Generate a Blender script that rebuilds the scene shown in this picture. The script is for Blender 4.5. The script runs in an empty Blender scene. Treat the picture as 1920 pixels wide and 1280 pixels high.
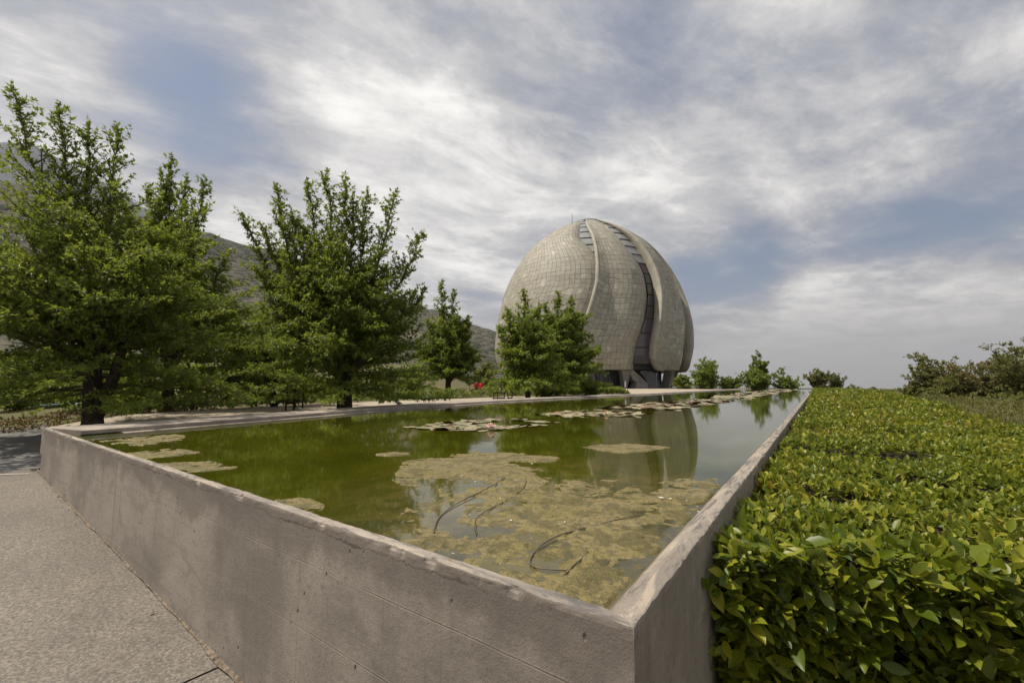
import bpy, bmesh, math, random
import numpy as np
from mathutils import Vector, Matrix

# ------------------------------------------------------------------ camera, sky, sun, exposure
SC = bpy.context.scene
COL = SC.collection
F_PX, CX, CY = 853.0, 960.0, 640.0
PITCH = math.atan(80 / 853.0)
CAM_Z = 0.5
cam = bpy.data.cameras.new('camera')
cam.sensor_width = 36.0
cam.lens = 36.0 * F_PX / 1920.0
cam.clip_start = 0.05
cam.clip_end = 60000
camo = bpy.data.objects.new('camera', cam)
camo.location = (0, 0, CAM_Z)
camo.rotation_euler = (math.pi / 2 + PITCH, 0, 0)
COL.objects.link(camo)
SC.camera = camo

SUN_EL, SUN_AZ = 60.0, -82.0          # degrees; azimuth measured from the view direction, + to the right
SUN_STRENGTH = 4.5
SKY_STRENGTH = 0.10
EXPOSURE = 0.25
SC.view_settings.view_transform = 'Standard'
SC.view_settings.look = 'None'
SC.view_settings.exposure = EXPOSURE
SC.view_settings.gamma = 1
SC.view_settings.use_curve_mapping = False
SC.cycles.use_denoising = True
SC.cycles.max_bounces = 6
SC.cycles.diffuse_bounces = 4
SC.cycles.glossy_bounces = 3
SC.cycles.transmission_bounces = 3
SC.cycles.volume_bounces = 0
SC.cycles.transparent_max_bounces = 4

sun = bpy.data.lights.new('sun', 'SUN')
sun.energy = SUN_STRENGTH
sun.angle = math.radians(1.5)
sun.color = (1.0, 0.92, 0.79)
suno = bpy.data.objects.new('sun', sun)
_e, _a = math.radians(SUN_EL), math.radians(SUN_AZ)
_sd = Vector((math.sin(_a) * math.cos(_e), math.cos(_a) * math.cos(_e), math.sin(_e)))
suno.rotation_euler = _sd.to_track_quat('Z', 'Y').to_euler()
suno.location = (0, 0, 60)
COL.objects.link(suno)


class NT:
    """small helper for writing node trees"""
    def __init__(s, tree):
        s.t = tree
        s.n = tree.nodes
        s.l = tree.links

    def new(s, typ, **kw):
        n = s.n.new(typ)
        for k, v in kw.items():
            setattr(n, k, v)
        return n

    def put(s, sock, v):
        if v is None:
            return
        if isinstance(v, bpy.types.NodeSocket):
            s.l.new(v, sock)
        else:
            if isinstance(v, (tuple, list)) and len(v) == 3 and sock.type == 'RGBA':
                v = (*v, 1)
            sock.default_value = v

    def math(s, op, a, b=None, c=None, clamp=False):
        n = s.new('ShaderNodeMath', operation=op, use_clamp=clamp)
        s.put(n.inputs[0], a); s.put(n.inputs[1], b); s.put(n.inputs[2], c)
        return n.outputs[0]

    def vmath(s, op, a, b=None):
        n = s.new('ShaderNodeVectorMath', operation=op)
        s.put(n.inputs[0], a); s.put(n.inputs[1], b)
        return n.outputs['Value'] if op in ('DOT_PRODUCT', 'LENGTH', 'DISTANCE') else n.outputs[0]

    def noise(s, vec, scale=5, detail=4, rough=0.55, dist=0.0):
        n = s.new('ShaderNodeTexNoise')
        s.put(n.inputs['Vector'], vec); s.put(n.inputs['Scale'], scale)
        s.put(n.inputs['Detail'], detail); s.put(n.inputs['Roughness'], rough)
        s.put(n.inputs['Distortion'], dist)
        return n.outputs['Fac']

    def voronoi(s, vec, scale, feature='F1', out='Distance', rand=1.0):
        n = s.new('ShaderNodeTexVoronoi', feature=feature)
        s.put(n.inputs['Vector'], vec); s.put(n.inputs['Scale'], scale)
        s.put(n.inputs['Randomness'], rand)
        return n.outputs[out]

    def map(s, v, a, b, c=0.0, d=1.0, smooth=True):
        n = s.new('ShaderNodeMapRange')
        n.interpolation_type = 'SMOOTHSTEP' if smooth else 'LINEAR'
        s.put(n.inputs['Value'], v)
        for i, x in zip(('From Min', 'From Max', 'To Min', 'To Max'), (a, b, c, d)):
            s.put(n.inputs[i], x)
        return n.outputs['Result']

    def mix(s, f, a, b, blend='MIX'):
        n = s.new('ShaderNodeMix', data_type='RGBA', blend_type=blend)
        s.put(n.inputs[0], f); s.put(n.inputs[6], a); s.put(n.inputs[7], b)
        return n.outputs[2]

    def ramp(s, f, stops):
        n = s.new('ShaderNodeValToRGB')
        el = n.color_ramp.elements
        while len(el) < len(stops):
            el.new(0.5)
        for e, (p, c) in zip(el, stops):
            e.position = p; e.color = (*c, 1)
        s.put(n.inputs[0], f)
        return n.outputs[0]

    def sep(s, v):
        n = s.new('ShaderNodeSeparateXYZ'); s.put(n.inputs[0], v)
        return n.outputs[0], n.outputs[1], n.outputs[2]

    def comb(s, x, y, z):
        n = s.new('ShaderNodeCombineXYZ')
        s.put(n.inputs[0], x); s.put(n.inputs[1], y); s.put(n.inputs[2], z)
        return n.outputs[0]

    def mapping(s, vec, loc=(0, 0, 0), rot=(0, 0, 0), scale=(1, 1, 1)):
        n = s.new('ShaderNodeMapping')
        s.put(n.inputs[0], vec)
        n.inputs[1].default_value = loc; n.inputs[2].default_value = rot; n.inputs[3].default_value = scale
        return n.outputs[0]

    def bump(s, h, strength=0.3, dist=0.01):
        n = s.new('ShaderNodeBump')
        s.put(n.inputs['Strength'], strength); s.put(n.inputs['Distance'], dist); s.put(n.inputs['Height'], h)
        return n.outputs[0]


world = bpy.data.worlds.new('World')
SC.world = world
world.use_nodes = True
w = NT(world.node_tree)
w.n.clear()
sky = w.new('ShaderNodeTexSky', sky_type='NISHITA')
sky.sun_disc = False
sky.sun_elevation = math.radians(SUN_EL)
sky.sun_rotation = math.radians(SUN_AZ)
sky.air_density = 1.0
sky.dust_density = 2.0
sky.ozone_density = 1.5
gen = w.new('ShaderNodeTexCoord').outputs['Generated']
dx, dy, dz = w.sep(gen)
zc = w.math('ADD', w.math('MAXIMUM', dz, 0.0), 0.10)
cu = w.math('DIVIDE', dx, zc)
cv = w.math('DIVIDE', dy, zc)
plane = w.comb(cu, cv, 0.0)
# the cloud sheet: broad drifts and long fibres drawn out across the sky
rotp = w.mapping(plane, rot=(0, 0, math.radians(-33)), loc=(1.3, 0.4, 0))
warp = w.noise(w.mapping(plane, loc=(7, 3, 0)), .9, 4, .55)
rotw = w.vmath('ADD', rotp, w.vmath('MULTIPLY', w.comb(warp, warp, 0.0), (.3, .45, 0)))
streak = w.noise(w.mapping(rotw, scale=(0.5, 1.0, 1)), 1.0, 9, 0.56, 0.15)
fine = w.noise(w.mapping(rotw, scale=(1.1, 2.5, 1), loc=(4, 1, 0)), 1.9, 11, 0.70, 0.25)
puff = w.noise(w.mapping(plane, loc=(2, 5, 0)), 1.6, 11, 0.66, 0.2)
cov = w.math('ADD', w.math('MULTIPLY', streak, 0.58), w.math('ADD', w.math('MULTIPLY', puff, 0.32), w.math('MULTIPLY', fine, 0.10)))


def blob(px, py, rad, amt):
    """raise or lower the cloud cover around a direction of the sky"""
    x, u = (px - CX) / F_PX, -(py - CY) / F_PX
    c, s_ = math.cos(PITCH), math.sin(PITCH)
    v = Vector((x, c - u * s_, s_ + u * c)).normalized()
    d = w.vmath('DISTANCE', w.vmath('NORMALIZE', gen), tuple(v))
    return w.map(d, 0.0, rad, amt, 0.0)


for b in ((400, 240, .22, -.13), (330, 130, .16, -.05), (1640, 475, .15, -.25), (1420, 505, .13, -.23), (1850, 455, .15, -.22), (1290, 535, .10, -.18), (760, 290, .42, .17),
          (1000, 130, .40, .07), (1750, 640, .26, .26), (1500, 640, .22, .22), (1900, 560, .16, .12), (100, 130, .30, .08), (1250, 330, .22, .10), (1650, 120, .40, .05), (1560, 330, .20, -.01),
          (460, 390, .12, .14), (250, 420, .2, .06), (900, 590, .10, -.10), (560, 60, .25, .05)):
    cov = w.math('ADD', cov, blob(*b))
cov = w.math('ADD', cov, .035)
cmask = w.map(cov, 0.34, 0.58)
lum = w.math('ADD', w.math('MULTIPLY', w.map(cov, .42, .74), .55), w.math('MULTIPLY', w.map(w.math('ADD', w.math('MULTIPLY', fine, .45), w.math('MULTIPLY', puff, .55)), .34, .66), .45))
ccol = w.ramp(lum, [(0.0, (.27, .285, .33)), (.30, (.39, .395, .42)), (.58, (.56, .55, .55)), (.80, (.78, .76, .73)), (1.0, (.98, .95, .91))])
low = w.map(dz, -0.02, 0.20, 1.0, 0.0)       # smog above the valley, the same all round the horizon
skyc = w.vmath('MULTIPLY', sky.outputs[0], (SKY_STRENGTH,) * 3)
bluec = w.mix(0.6, skyc, (.095, .145, .25))
c1 = w.mix(w.math('MULTIPLY', cmask, .95), bluec, ccol)
c2 = w.mix(w.math('MULTIPLY', low, .80), c1, (.36, .33, .315))
bg = w.new('ShaderNodeBackground')
w.put(bg.inputs[0], c2)
bg.inputs[1].default_value = 1.0
wo = w.new('ShaderNodeOutputWorld')
w.l.new(bg.outputs[0], wo.inputs[0])


# ------------------------------------------------------------------ numbers shared by everything
rng = np.random.default_rng(11)
random.seed(5)


def at(px, py, depth):
    """the point of the place that lies at forward distance `depth` along a sight line"""
    x, u = (px - CX) / F_PX, -(py - CY) / F_PX
    c, s_ = math.cos(PITCH), math.sin(PITCH)
    v = np.array([x, c - u * s_, s_ + u * c])
    return np.array([0, 0, CAM_Z]) + v * (depth / v[1])


def smooth(a, b, x):
    t = np.clip((np.asarray(x, float) - a) / (b - a), 0, 1)
    return t * t * (3 - 2 * t)


_perm = np.random.default_rng(3).random((256, 256))


def vnoise(x, y):
    x, y = np.asarray(x, float), np.asarray(y, float)
    xi, yi = np.floor(x).astype(int), np.floor(y).astype(int)
    fx, fy = x - xi, y - yi
    fx = fx * fx * (3 - 2 * fx); fy = fy * fy * (3 - 2 * fy)
    g = lambda a, b: _perm[a & 255, b & 255]
    return (g(xi, yi) * (1 - fx) + g(xi + 1, yi) * fx) * (1 - fy) + (g(xi, yi + 1) * (1 - fx) + g(xi + 1, yi + 1) * fx) * fy


def fbm(x, y, o=4):
    s_, a, t = 0, .5, 0
    for i in range(o):
        s_ = s_ + a * vnoise(x * 2 ** i + 17.3 * i, y * 2 ** i + 5.1 * i); t += a; a *= .5
    return s_ / t


PA = np.array([-5.31, 5.23])                  # left end of the front wall (outer top edge)
PB = np.array([0.25, 0.99])                   # near corner
FD = (PB - PA) / np.linalg.norm(PB - PA)      # along the front wall
FN = np.array([-FD[1], FD[0]])                # from the front wall into the pool
FL = float(np.linalg.norm(PB - PA))
SD = np.array([.556, .8312]); SD /= np.linalg.norm(SD)   # along the long right wall
SN = np.array([SD[1], -SD[0]])                # outward, to the right
SL = 64.0
WATER = -0.055
PLAZA = -0.12
LEFT = np.array([(-5.42, 5.32), (-4.62, 7.2), (-3.35, 10.3), (-1.3, 14.2), (2.2, 19.0), (5.9, 23.7), (14.2, 35.7), (30.2, 58.2)])


def left_line(n=400):
    seg = np.r_[0, np.cumsum(np.linalg.norm(np.diff(LEFT, axis=0), axis=1))]
    t = np.linspace(0, seg[-1], n)
    P = np.c_[np.interp(t, seg, LEFT[:, 0]), np.interp(t, seg, LEFT[:, 1])]
    for _ in range(30):
        P[1:-1] = P[1:-1] * .5 + (P[:-2] + P[2:]) * .25
    return P


def ground_z(x, y):
    x, y = np.asarray(x, float), np.asarray(y, float)
    s_ = (x - PA[0]) * FD[0] + (y - PA[1]) * FD[1]
    q = (x - PA[0]) * FN[0] + (y - PA[1]) * FN[1]
    o = (x - PB[0]) * SN[0] + (y - PB[1]) * SN[1]
    t = (x - PB[0]) * SD[0] + (y - PB[1]) * SD[1]
    front = -.5 - .051 * np.clip(s_, -3, 12)
    right = -.86 + .45 * smooth(3, 25, t) - .0 * o
    lowz = np.where(o > 0, right * smooth(-1, 3, t) + front * (1 - smooth(-1, 3, t)), front)
    k = smooth(-.1, 2.0, q) * smooth(.3, -.6, s_ - .0)
    k = np.maximum(k, smooth(.5, 3, q) * smooth(-4.0, -5.5, o))
    far = smooth(62, 70, t)
    k = np.maximum(k, far * smooth(20, 8, o))
    z = lowz * (1 - k) + PLAZA * k
    r = np.hypot(x, y)
    az = np.degrees(np.arctan2(x, y))
    fall = smooth(4, 16, az) * smooth(150, 120, az)
    rr = np.maximum(r - 105, 0)
    z = z - fall * (np.minimum(rr * .16, 260 * (1 - np.exp(-rr / 900))))
    z = z - .02 * np.maximum(o - 14, 0) * smooth(14, 40, o) * smooth(200, 60, r)
    lift = smooth(-2, -14, az) * smooth(-120, -60, az)
    z = z + lift * .05 * np.maximum(r - 30, 0)
    return z


# ------------------------------------------------------------------ mesh helpers
def link(o, parent=None):
    COL.objects.link(o)
    if parent is not None:
        o.parent = parent
    return o


def tag(o, label=None, cat=None, group=None, kind=None):
    if label: o['label'] = label
    if cat: o['category'] = cat
    if group: o['group'] = group
    if kind: o['kind'] = kind
    return o


def fast_mesh(name, V, faces, smooth_=False, mat_idx=None):
    """faces: a list of integer arrays (n,k)"""
    me = bpy.data.meshes.new(name)
    V = np.asarray(V, np.float32)
    me.vertices.add(len(V)); me.vertices.foreach_set('co', V.ravel())
    idx = np.concatenate([np.asarray(f, np.int32).ravel() for f in faces])
    tot = np.concatenate([np.full(len(f), np.asarray(f).shape[1], np.int32) for f in faces])
    start = np.r_[0, np.cumsum(tot)[:-1]].astype(np.int32)
    me.loops.add(len(idx)); me.loops.foreach_set('vertex_index', idx)
    me.polygons.add(len(tot)); me.polygons.foreach_set('loop_start', start)
    try:
        me.polygons.foreach_set('loop_total', tot)
    except Exception:
        pass
    if mat_idx is not None:
        me.polygons.foreach_set('material_index', np.asarray(mat_idx, np.int32))
    me.polygons.foreach_set('use_smooth', np.full(len(tot), bool(smooth_)))
    me.update(calc_edges=True)
    me.validate()
    return me


def obj(name, me, mats, parent=None):
    if not isinstance(mats, (list, tuple)):
        mats = [mats]
    if not len(me.materials):
        for m in mats:
            me.materials.append(m)
    return link(bpy.data.objects.new(name, me), parent)


def empty(name, loc=(0, 0, 0)):
    o = bpy.data.objects.new(name, None)
    o.location = loc
    o.empty_display_size = .2
    return link(o)


def grid_faces(nu, nv, closed=False):
    i = np.arange(nu - 1)[:, None]; j = np.arange(nv if closed else nv - 1)[None, :]
    a = i * nv + j; b = i * nv + (j + 1) % nv
    return np.stack([a, b, b + nv, a + nv], -1).reshape(-1, 4)


def norm(v):
    return v / (np.linalg.norm(v, axis=-1, keepdims=True) + 1e-9)


class MB:
    """collects simple solids into one mesh"""
    def __init__(s):
        s.v, s.f, s.n = [], [], 0

    def add(s, V, Fs):
        V = np.asarray([tuple(p) for p in V] if not isinstance(V, np.ndarray) else V, float)
        if isinstance(Fs, np.ndarray):
            s.f.append(Fs + s.n)
        else:
            by = {}
            for f in Fs:
                by.setdefault(len(f), []).append(f)
            for k, fs in by.items():
                s.f.append(np.array(fs, int) + s.n)
        s.v.append(V); s.n += len(V)

    def box(s, c, size, rz=0):
        c_, s_ = math.cos(rz), math.sin(rz)
        V = []
        for z in (-.5, .5):
            for x, y in ((-.5, -.5), (.5, -.5), (.5, .5), (-.5, .5)):
                X, Y = x * size[0], y * size[1]
                V.append((c[0] + X * c_ - Y * s_, c[1] + X * s_ + Y * c_, c[2] + z * size[2]))
        s.add(V, [(3, 2, 1, 0), (4, 5, 6, 7), (0, 1, 5, 4), (1, 2, 6, 5), (2, 3, 7, 6), (3, 0, 4, 7)])

    def tube(s, P, R, n=8):
        P = np.asarray(P, float)
        R = np.broadcast_to(np.asarray(R, float), (len(P),))
        T = np.empty_like(P)
        T[1:-1] = P[2:] - P[:-2]; T[0] = P[1] - P[0]; T[-1] = P[-1] - P[-2]
        T /= np.sqrt((T * T).sum(1))[:, None] + 1e-9
        up = np.array([0, 0, 1.]) if abs(T[0, 2]) < .9 else np.array([1., 0, 0])
        a = np.cross(T, up); a /= np.sqrt((a * a).sum(1))[:, None] + 1e-9
        b = np.cross(T, a)
        w_ = 2 * math.pi * np.arange(n) / n
        V = (P[:, None] + R[:, None, None] * (a[:, None] * np.cos(w_)[None, :, None] + b[:, None] * np.sin(w_)[None, :, None])).reshape(-1, 3)
        s.add(V, grid_faces(len(P), n, True))
        if n > 4:
            s.f.append(np.arange(n)[None] + s.n - len(V)); s.f.append((np.arange(n)[None, ::-1]) + s.n - n)

    def build(s, name, mat, parent=None, smooth_=False, recalc=True):
        me = fast_mesh(name, np.concatenate(s.v), s.f, smooth_)
        if recalc:
            bm = bmesh.new(); bm.from_mesh(me)
            bmesh.ops.recalc_face_normals(bm, faces=bm.faces)
            bm.to_mesh(me); bm.free()
        return obj(name, me, mat, parent)


# ------------------------------------------------------------------ materials
def material(name):
    m = bpy.data.materials.new(name)
    m.use_nodes = True
    t = NT(m.node_tree)
    t.n.clear()
    out = t.new('ShaderNodeOutputMaterial')
    return m, t, out


def principled(t, out, color, rough=.8, spec=.5, normal=None, metallic=0.0):
    p = t.new('ShaderNodeBsdfPrincipled')
    t.put(p.inputs['Base Color'], color); t.put(p.inputs['Roughness'], rough)
    t.put(p.inputs['Specular IOR Level'], spec); t.put(p.inputs['Metallic'], metallic)
    if normal is not None:
        t.put(p.inputs['Normal'], normal)
    t.l.new(p.outputs[0], out.inputs[0])
    return p


def plain(name, col, rough=.7, spec=.4, var=.25, scale=8.0, metallic=0.0):
    m, t, out = material(name)
    co = t.new('ShaderNodeTexCoord').outputs['Object']
    n = t.noise(co, scale, 5, .6)
    c = t.mix(t.map(n, .3, .7), tuple(x * (1 - var) for x in col), tuple(min(1, x * (1 + var)) for x in col))
    principled(t, out, c, rough, spec, t.bump(n, .25, .01), metallic)
    return m


def foliage(name, stops, trans=.35, rough=.5, spec=.35, vein=False):
    """leaf material: hue differs from leaf to leaf; thin leaves let light through"""
    m, t, out = material(name)
    g = t.new('ShaderNodeNewGeometry')
    oi = t.new('ShaderNodeObjectInfo').outputs['Random']
    r = t.math('FRACT', t.math('ADD', g.outputs['Random Per Island'], oi))
    co = t.new('ShaderNodeTexCoord').outputs['Object']
    big = t.noise(co, .9, 3, .5)
    f = t.math('ADD', t.math('MULTIPLY', r, .75), t.math('MULTIPLY', t.map(big, .3, .7), .25))
    c = t.ramp(f, stops)
    c = t.mix(t.math('MULTIPLY', g.outputs['Backfacing'], .35), c, (.16, .20, .09))
    p = t.new('ShaderNodeBsdfPrincipled')
    t.put(p.inputs['Base Color'], c); t.put(p.inputs['Roughness'], rough); t.put(p.inputs['Specular IOR Level'], spec)
    tr = t.new('ShaderNodeBsdfTranslucent')
    t.put(tr.inputs[0], t.mix(.5, c, (.30, .34, .02)))
    mx = t.new('ShaderNodeMixShader')
    mx.inputs[0].default_value = trans
    t.l.new(p.outputs[0], mx.inputs[1]); t.l.new(tr.outputs[0], mx.inputs[2])
    t.l.new(mx.outputs[0], out.inputs[0])
    return m


M = {}
M['oak'] = foliage('oak_leaves', [(0, (.072, .120, .016)), (.40, (.135, .200, .025)), (.75, (.215, .28, .036)), (.95, (.33, .34, .05)), (1, (.42, .33, .05))], .52, .42, .40)
M['hedge'] = foliage('hedge_leaves', [(0, (.055, .095, .008)), (.30, (.13, .167, .010)), (.68, (.25, .262, .018)), (.89, (.40, .36, .035)), (.94, (.27, .12, .035)), (1, (.38, .17, .06))], .36, .40, .36)
M['olive'] = foliage('olive_leaves', [(0, (.075, .080, .028)), (.5, (.155, .150, .055)), (.85, (.24, .21, .085)), (1, (.30, .21, .09))], .42, .6, .3)
M['brownleaf'] = foliage('brown_leaves', [(0, (.10, .085, .038)), (.5, (.19, .145, .068)), (1, (.28, .19, .10))], .38, .7, .2)
M['yellowleaf'] = foliage('yellow_green_leaves', [(0, (.07, .11, .012)), (.5, (.15, .20, .02)), (1, (.24, .26, .03))], .35, .5, .35)
M['litter'] = foliage('leaf_litter', [(0, (.09, .05, .03)), (.5, (.20, .125, .07)), (1, (.34, .25, .16))], .1, .8, .2)
M['dry'] = foliage('dry_grass', [(0, (.07, .075, .025)), (.4, (.13, .115, .045)), (.75, (.20, .155, .075)), (1, (.30, .23, .13))], .3, .7, .2)
M['bark'] = plain('bark', (.055, .042, .032), .95, .2, .5, 22)
M['twig'] = plain('twig', (.115, .095, .055), .9, .2, .4, 30)
M['darkwood'] = plain('dark_stained_wood', (.035, .022, .015), .8, .3, .4, 25)
M['hose'] = plain('black_hose', (.10, .08, .055), .6, .4, .3, 30)
M['metal'] = plain('dark_metal', (.035, .034, .033), .45, .5, .2, 20)
M['white'] = plain('white_paint', (.75, .73, .68), .6, .4, .08, 40)
M['redpaint'] = plain('red_cloth', (.48, .02, .03), .8, .3, .1, 20)
M['trouser'] = plain('dark_cloth', (.03, .03, .04), .9, .2, .2, 20)
M['skin'] = plain('skin', (.45, .27, .19), .6, .4, .05, 20)
M['bird'] = plain('grey_feathers', (.06, .06, .065), .7, .3, .4, 40)
M['bluepipe'] = plain('teal_pipe', (.09, .15, .18), .5, .4, .2, 10)
M['pink'] = plain('pink_petal', (.80, .58, .58), .5, .4, .15, 30)
M['yellow'] = plain('yellow_stamen', (.65, .42, .04), .6, .4, .1, 30)
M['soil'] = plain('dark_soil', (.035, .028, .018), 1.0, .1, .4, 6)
M['grout'] = plain('gritty_grout', (.17, .135, .10), .95, .2, .5, 40)
M['rust'] = plain('rusty_post', (.28, .15, .10), .8, .3, .4, 20)


def concrete(name, base, seams=(), streaks=.5, crack=True, rot=0.0, holes=True, wet=False):
    m, t, out = material(name)
    co = t.new('ShaderNodeTexCoord').outputs['Object']
    al = t.mapping(co, rot=(0, 0, rot))
    x, y, z = t.sep(al)
    nrm = t.new('ShaderNodeNewGeometry').outputs['Normal']
    nz = t.sep(nrm)[2]
    vert = t.map(nz, .3, .6, 1.0, 0.0)
    cloud = t.noise(al, 1.7, 6, .6, .3)
    mid = t.noise(al, 7.0, 6, .62)
    grit = t.noise(al, 160.0, 3, .6)
    st = t.noise(t.mapping(al, scale=(7, 7, .8)), 1.0, 6, .68, .5)
    c = t.mix(t.map(cloud, .34, .66), tuple(v * .66 for v in base), tuple(v * 1.12 for v in base))
    c = t.mix(t.math('MULTIPLY', t.map(mid, .45, .75), .35), c, tuple(v * 1.25 for v in base))
    blot = t.noise(t.mapping(al, loc=(3, 8, 2), scale=(1, 1, 1.7)), 3.6, 9, .68, .7)
    c = t.mix(t.math('MULTIPLY', t.map(blot, .52, .60), .42), c, tuple(v * .55 for v in base))
    speck = t.noise(al, 48.0, 5, .7)
    c = t.mix(t.math('MULTIPLY', t.map(speck, .54, .64), .60), c, tuple(v * .50 for v in base))
    c = t.mix(t.math('MULTIPLY', t.map(speck, .42, .30), .40), c, tuple(v * 1.35 for v in base))
    grain = t.noise(t.mapping(al, scale=(1.5, 1.5, 55)), 1.0, 5, .7, .4)
    c = t.mix(t.math('MULTIPLY', t.math('MULTIPLY', t.map(grain, .50, .66), vert), .32), c, tuple(v * .60 for v in base))
    drip = t.noise(t.mapping(al, loc=(9, 4, 0), scale=(34, 34, 1.1)), 1.0, 4, .6, .2)
    c = t.mix(t.math('MULTIPLY', t.math('MULTIPLY', t.map(drip, .62, .72), vert), .45), c, tuple(v * .48 for v in base))
    c = t.mix(t.math('MULTIPLY', t.math('MULTIPLY', t.map(st, .52, .74), vert), streaks), c, tuple(v * .5 for v in base))
    c = t.mix(t.math('MULTIPLY', t.math('MULTIPLY', t.map(st, .42, .22), vert), streaks * .5), c, (base[0] * 1.35, base[1] * 1.3, base[2] * 1.2))
    c = t.mix(t.math('MULTIPLY', t.map(grit, .35, .7), .35), c, tuple(v * .72 for v in base))
    hgt = t.math('ADD', t.math('MULTIPLY', grit, .35), t.math('ADD', t.math('MULTIPLY', mid, .5), t.math('MULTIPLY', speck, .5)))
    if holes:
        v = t.voronoi(t.mapping(al, scale=(1, 1, .62)), 17.0)
        sel = t.map(t.voronoi(t.mapping(al, scale=(1, 1, .62)), 17.0, out='Color'), 0, 1, 0, 1, False)
        hole = t.math('MULTIPLY', t.map(v, .04, .115, 1.0, 0.0), t.map(t.noise(al, 3.1, 3, .5), .44, .54))
        hole = t.math('MULTIPLY', hole, t.math('GREATER_THAN', sel, .45))
        hole = t.math('MULTIPLY', hole, vert)
        c = t.mix(t.math('MULTIPLY', hole, .85), c, (.03, .025, .02))
        hgt = t.math('SUBTRACT', hgt, t.math('MULTIPLY', hole, 1.5))
    wob = t.math('MULTIPLY', t.math('SUBTRACT', t.noise(al, 2.2, 3, .5), .5), .012)
    zz = t.math('ADD', z, wob)
    for sz in seams:
        d = t.math('ABSOLUTE', t.math('SUBTRACT', zz, sz))
        ln = t.math('MULTIPLY', t.map(d, .0008, .0030, 1.0, 0.0), vert)
        ln = t.math('MULTIPLY', ln, t.map(t.noise(al, 2.7, 4, .6), .35, .6, .15, 1.0))
        c = t.mix(t.math('MULTIPLY', ln, .35), c, tuple(v * .45 for v in base))
        pale = t.math('MULTIPLY', t.map(t.math('ABSOLUTE', t.math('SUBTRACT', t.math('SUBTRACT', zz, sz), .005)), .0, .004, 1, 0), vert)
        c = t.mix(t.math('MULTIPLY', pale, .30), c, tuple(v * 1.5 for v in base))
        hgt = t.math('SUBTRACT', hgt, t.math('MULTIPLY', ln, .5))
    if crack:
        # a broken edge course just under the lip, with dark crack lines and rusty traces
        jag = t.math('MULTIPLY', t.math('SUBTRACT', t.noise(al, 9.0, 6, .75, .4), .5), .075)
        d = t.math('ABSOLUTE', t.math('ADD', t.math('ADD', z, .036), jag))
        on = t.map(t.noise(t.mapping(al, scale=(1, 1, .0)), 1.7, 2, .5), .38, .46)
        wid = t.map(t.noise(al, 6, 2, .5), .45, .75, .0016, .0075)
        ln = t.math('MULTIPLY', t.math('MULTIPLY', t.math('LESS_THAN', d, wid), on), vert)
        c = t.mix(t.math('MULTIPLY', ln, .9), c, (.035, .026, .020))
        hgt = t.math('SUBTRACT', hgt, t.math('MULTIPLY', ln, 3.0))
        damp = t.math('MULTIPLY', t.map(t.math('ADD', z, t.math('MULTIPLY', t.math('SUBTRACT', t.noise(al, 3.3, 5, .6), .5), .5)), -.17, -.07), vert)
        c = t.mix(t.math('MULTIPLY', damp, .62), c, (base[0] * .48, base[1] * .46, base[2] * .46))
        rust = t.math('MULTIPLY', t.map(t.noise(al, 14, 4, .6), .62, .72), t.map(z, -.12, -.02))
        c = t.mix(t.math('MULTIPLY', rust, .55), c, (.30, .17, .07))
    if wet:
        # lime, moss and dark tide lines on the inner slope of the pool wall
        tide = t.noise(t.mapping(al, scale=(2.2, 14, 14)), 1.6, 6, .7, .8)
        slope = t.math('SUBTRACT', 1.0, vert)
        c = t.mix(t.math('MULTIPLY', t.math('MULTIPLY', t.map(tide, .50, .60), slope), .75), c, (.085, .082, .085))
        c = t.mix(t.math('MULTIPLY', t.math('MULTIPLY', t.map(tide, .46, .36), slope), .6), c, (.46, .38, .29))
        edge = t.map(t.math('ADD', z, t.math('MULTIPLY', t.math('SUBTRACT', mid, .5), .02)), -.050, -.036, 1.0, 0.0)
        inner = t.math('MULTIPLY', edge, slope)
        c = t.mix(t.math('MULTIPLY', inner, .85), c, (.10, .062, .022))
    principled(t, out, c, t.map(cloud, .3, .7, .72, .9), .35, t.bump(hgt, .55, .006))
    return m


FROT = math.atan2(-FD[1], FD[0])
SROT = -math.atan2(SD[1], SD[0])
M['wall_front'] = concrete('weathered_concrete_front', (.325, .284, .240), (-.165, -.40, -.60), .65, True, FROT, True, True)
M['wall_side'] = concrete('weathered_concrete_side', (.31, .268, .222), (-.30, -.58), .7, False, SROT, True, True)
M['coping'] = concrete('pale_coping_concrete', (.38, .325, .27), (), .2, False, 0.4, False)
M['temple_concrete'] = concrete('temple_concrete', (.30, .28, .245), (), .3, False, 0, False)


def stone(name, base):
    m, t, out = material(name)
    co = t.new('ShaderNodeTexCoord').outputs['Object']
    a = t.noise(co, 1.1, 6, .65, .6)
    b = t.noise(t.mapping(co, rot=(.4, .3, .2), scale=(1, 1, .35)), 5.0, 5, .65, .8)
    c = t.mix(t.map(a, .3, .7), tuple(v * .82 for v in base), tuple(v * 1.14 for v in base))
    c = t.mix(t.math('MULTIPLY', t.map(b, .55, .75), .4), c, tuple(v * .66 for v in base))
    principled(t, out, c, .62, .35, t.bump(b, .2, .02))
    return m


SB = (.335, .312, .256)
PANEL_M = [stone('cast_glass_panel_%s' % n, tuple(v * k for v in SB)) for n, k in
           (('grey', .91), ('tan', .97), ('mid', 1.0), ('light', 1.04), ('pale', 1.28))]
M['joint'] = plain('panel_joint', (.20, .185, .152), .9, .2, .2, 3)
M['rim'] = stone('wing_rim_stone', (.345, .322, .265))


def glass_mat(name, col, rough):
    m, t, out = material(name)
    co = t.new('ShaderNodeTexCoord').outputs['Object']
    n = t.noise(co, .35, 3, .5)
    c = t.mix(n, tuple(v * .7 for v in col), tuple(v * 1.3 for v in col))
    principled(t, out, c, rough, .7, t.bump(t.noise(co, .8, 2, .5), .04, .05))
    return m


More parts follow.
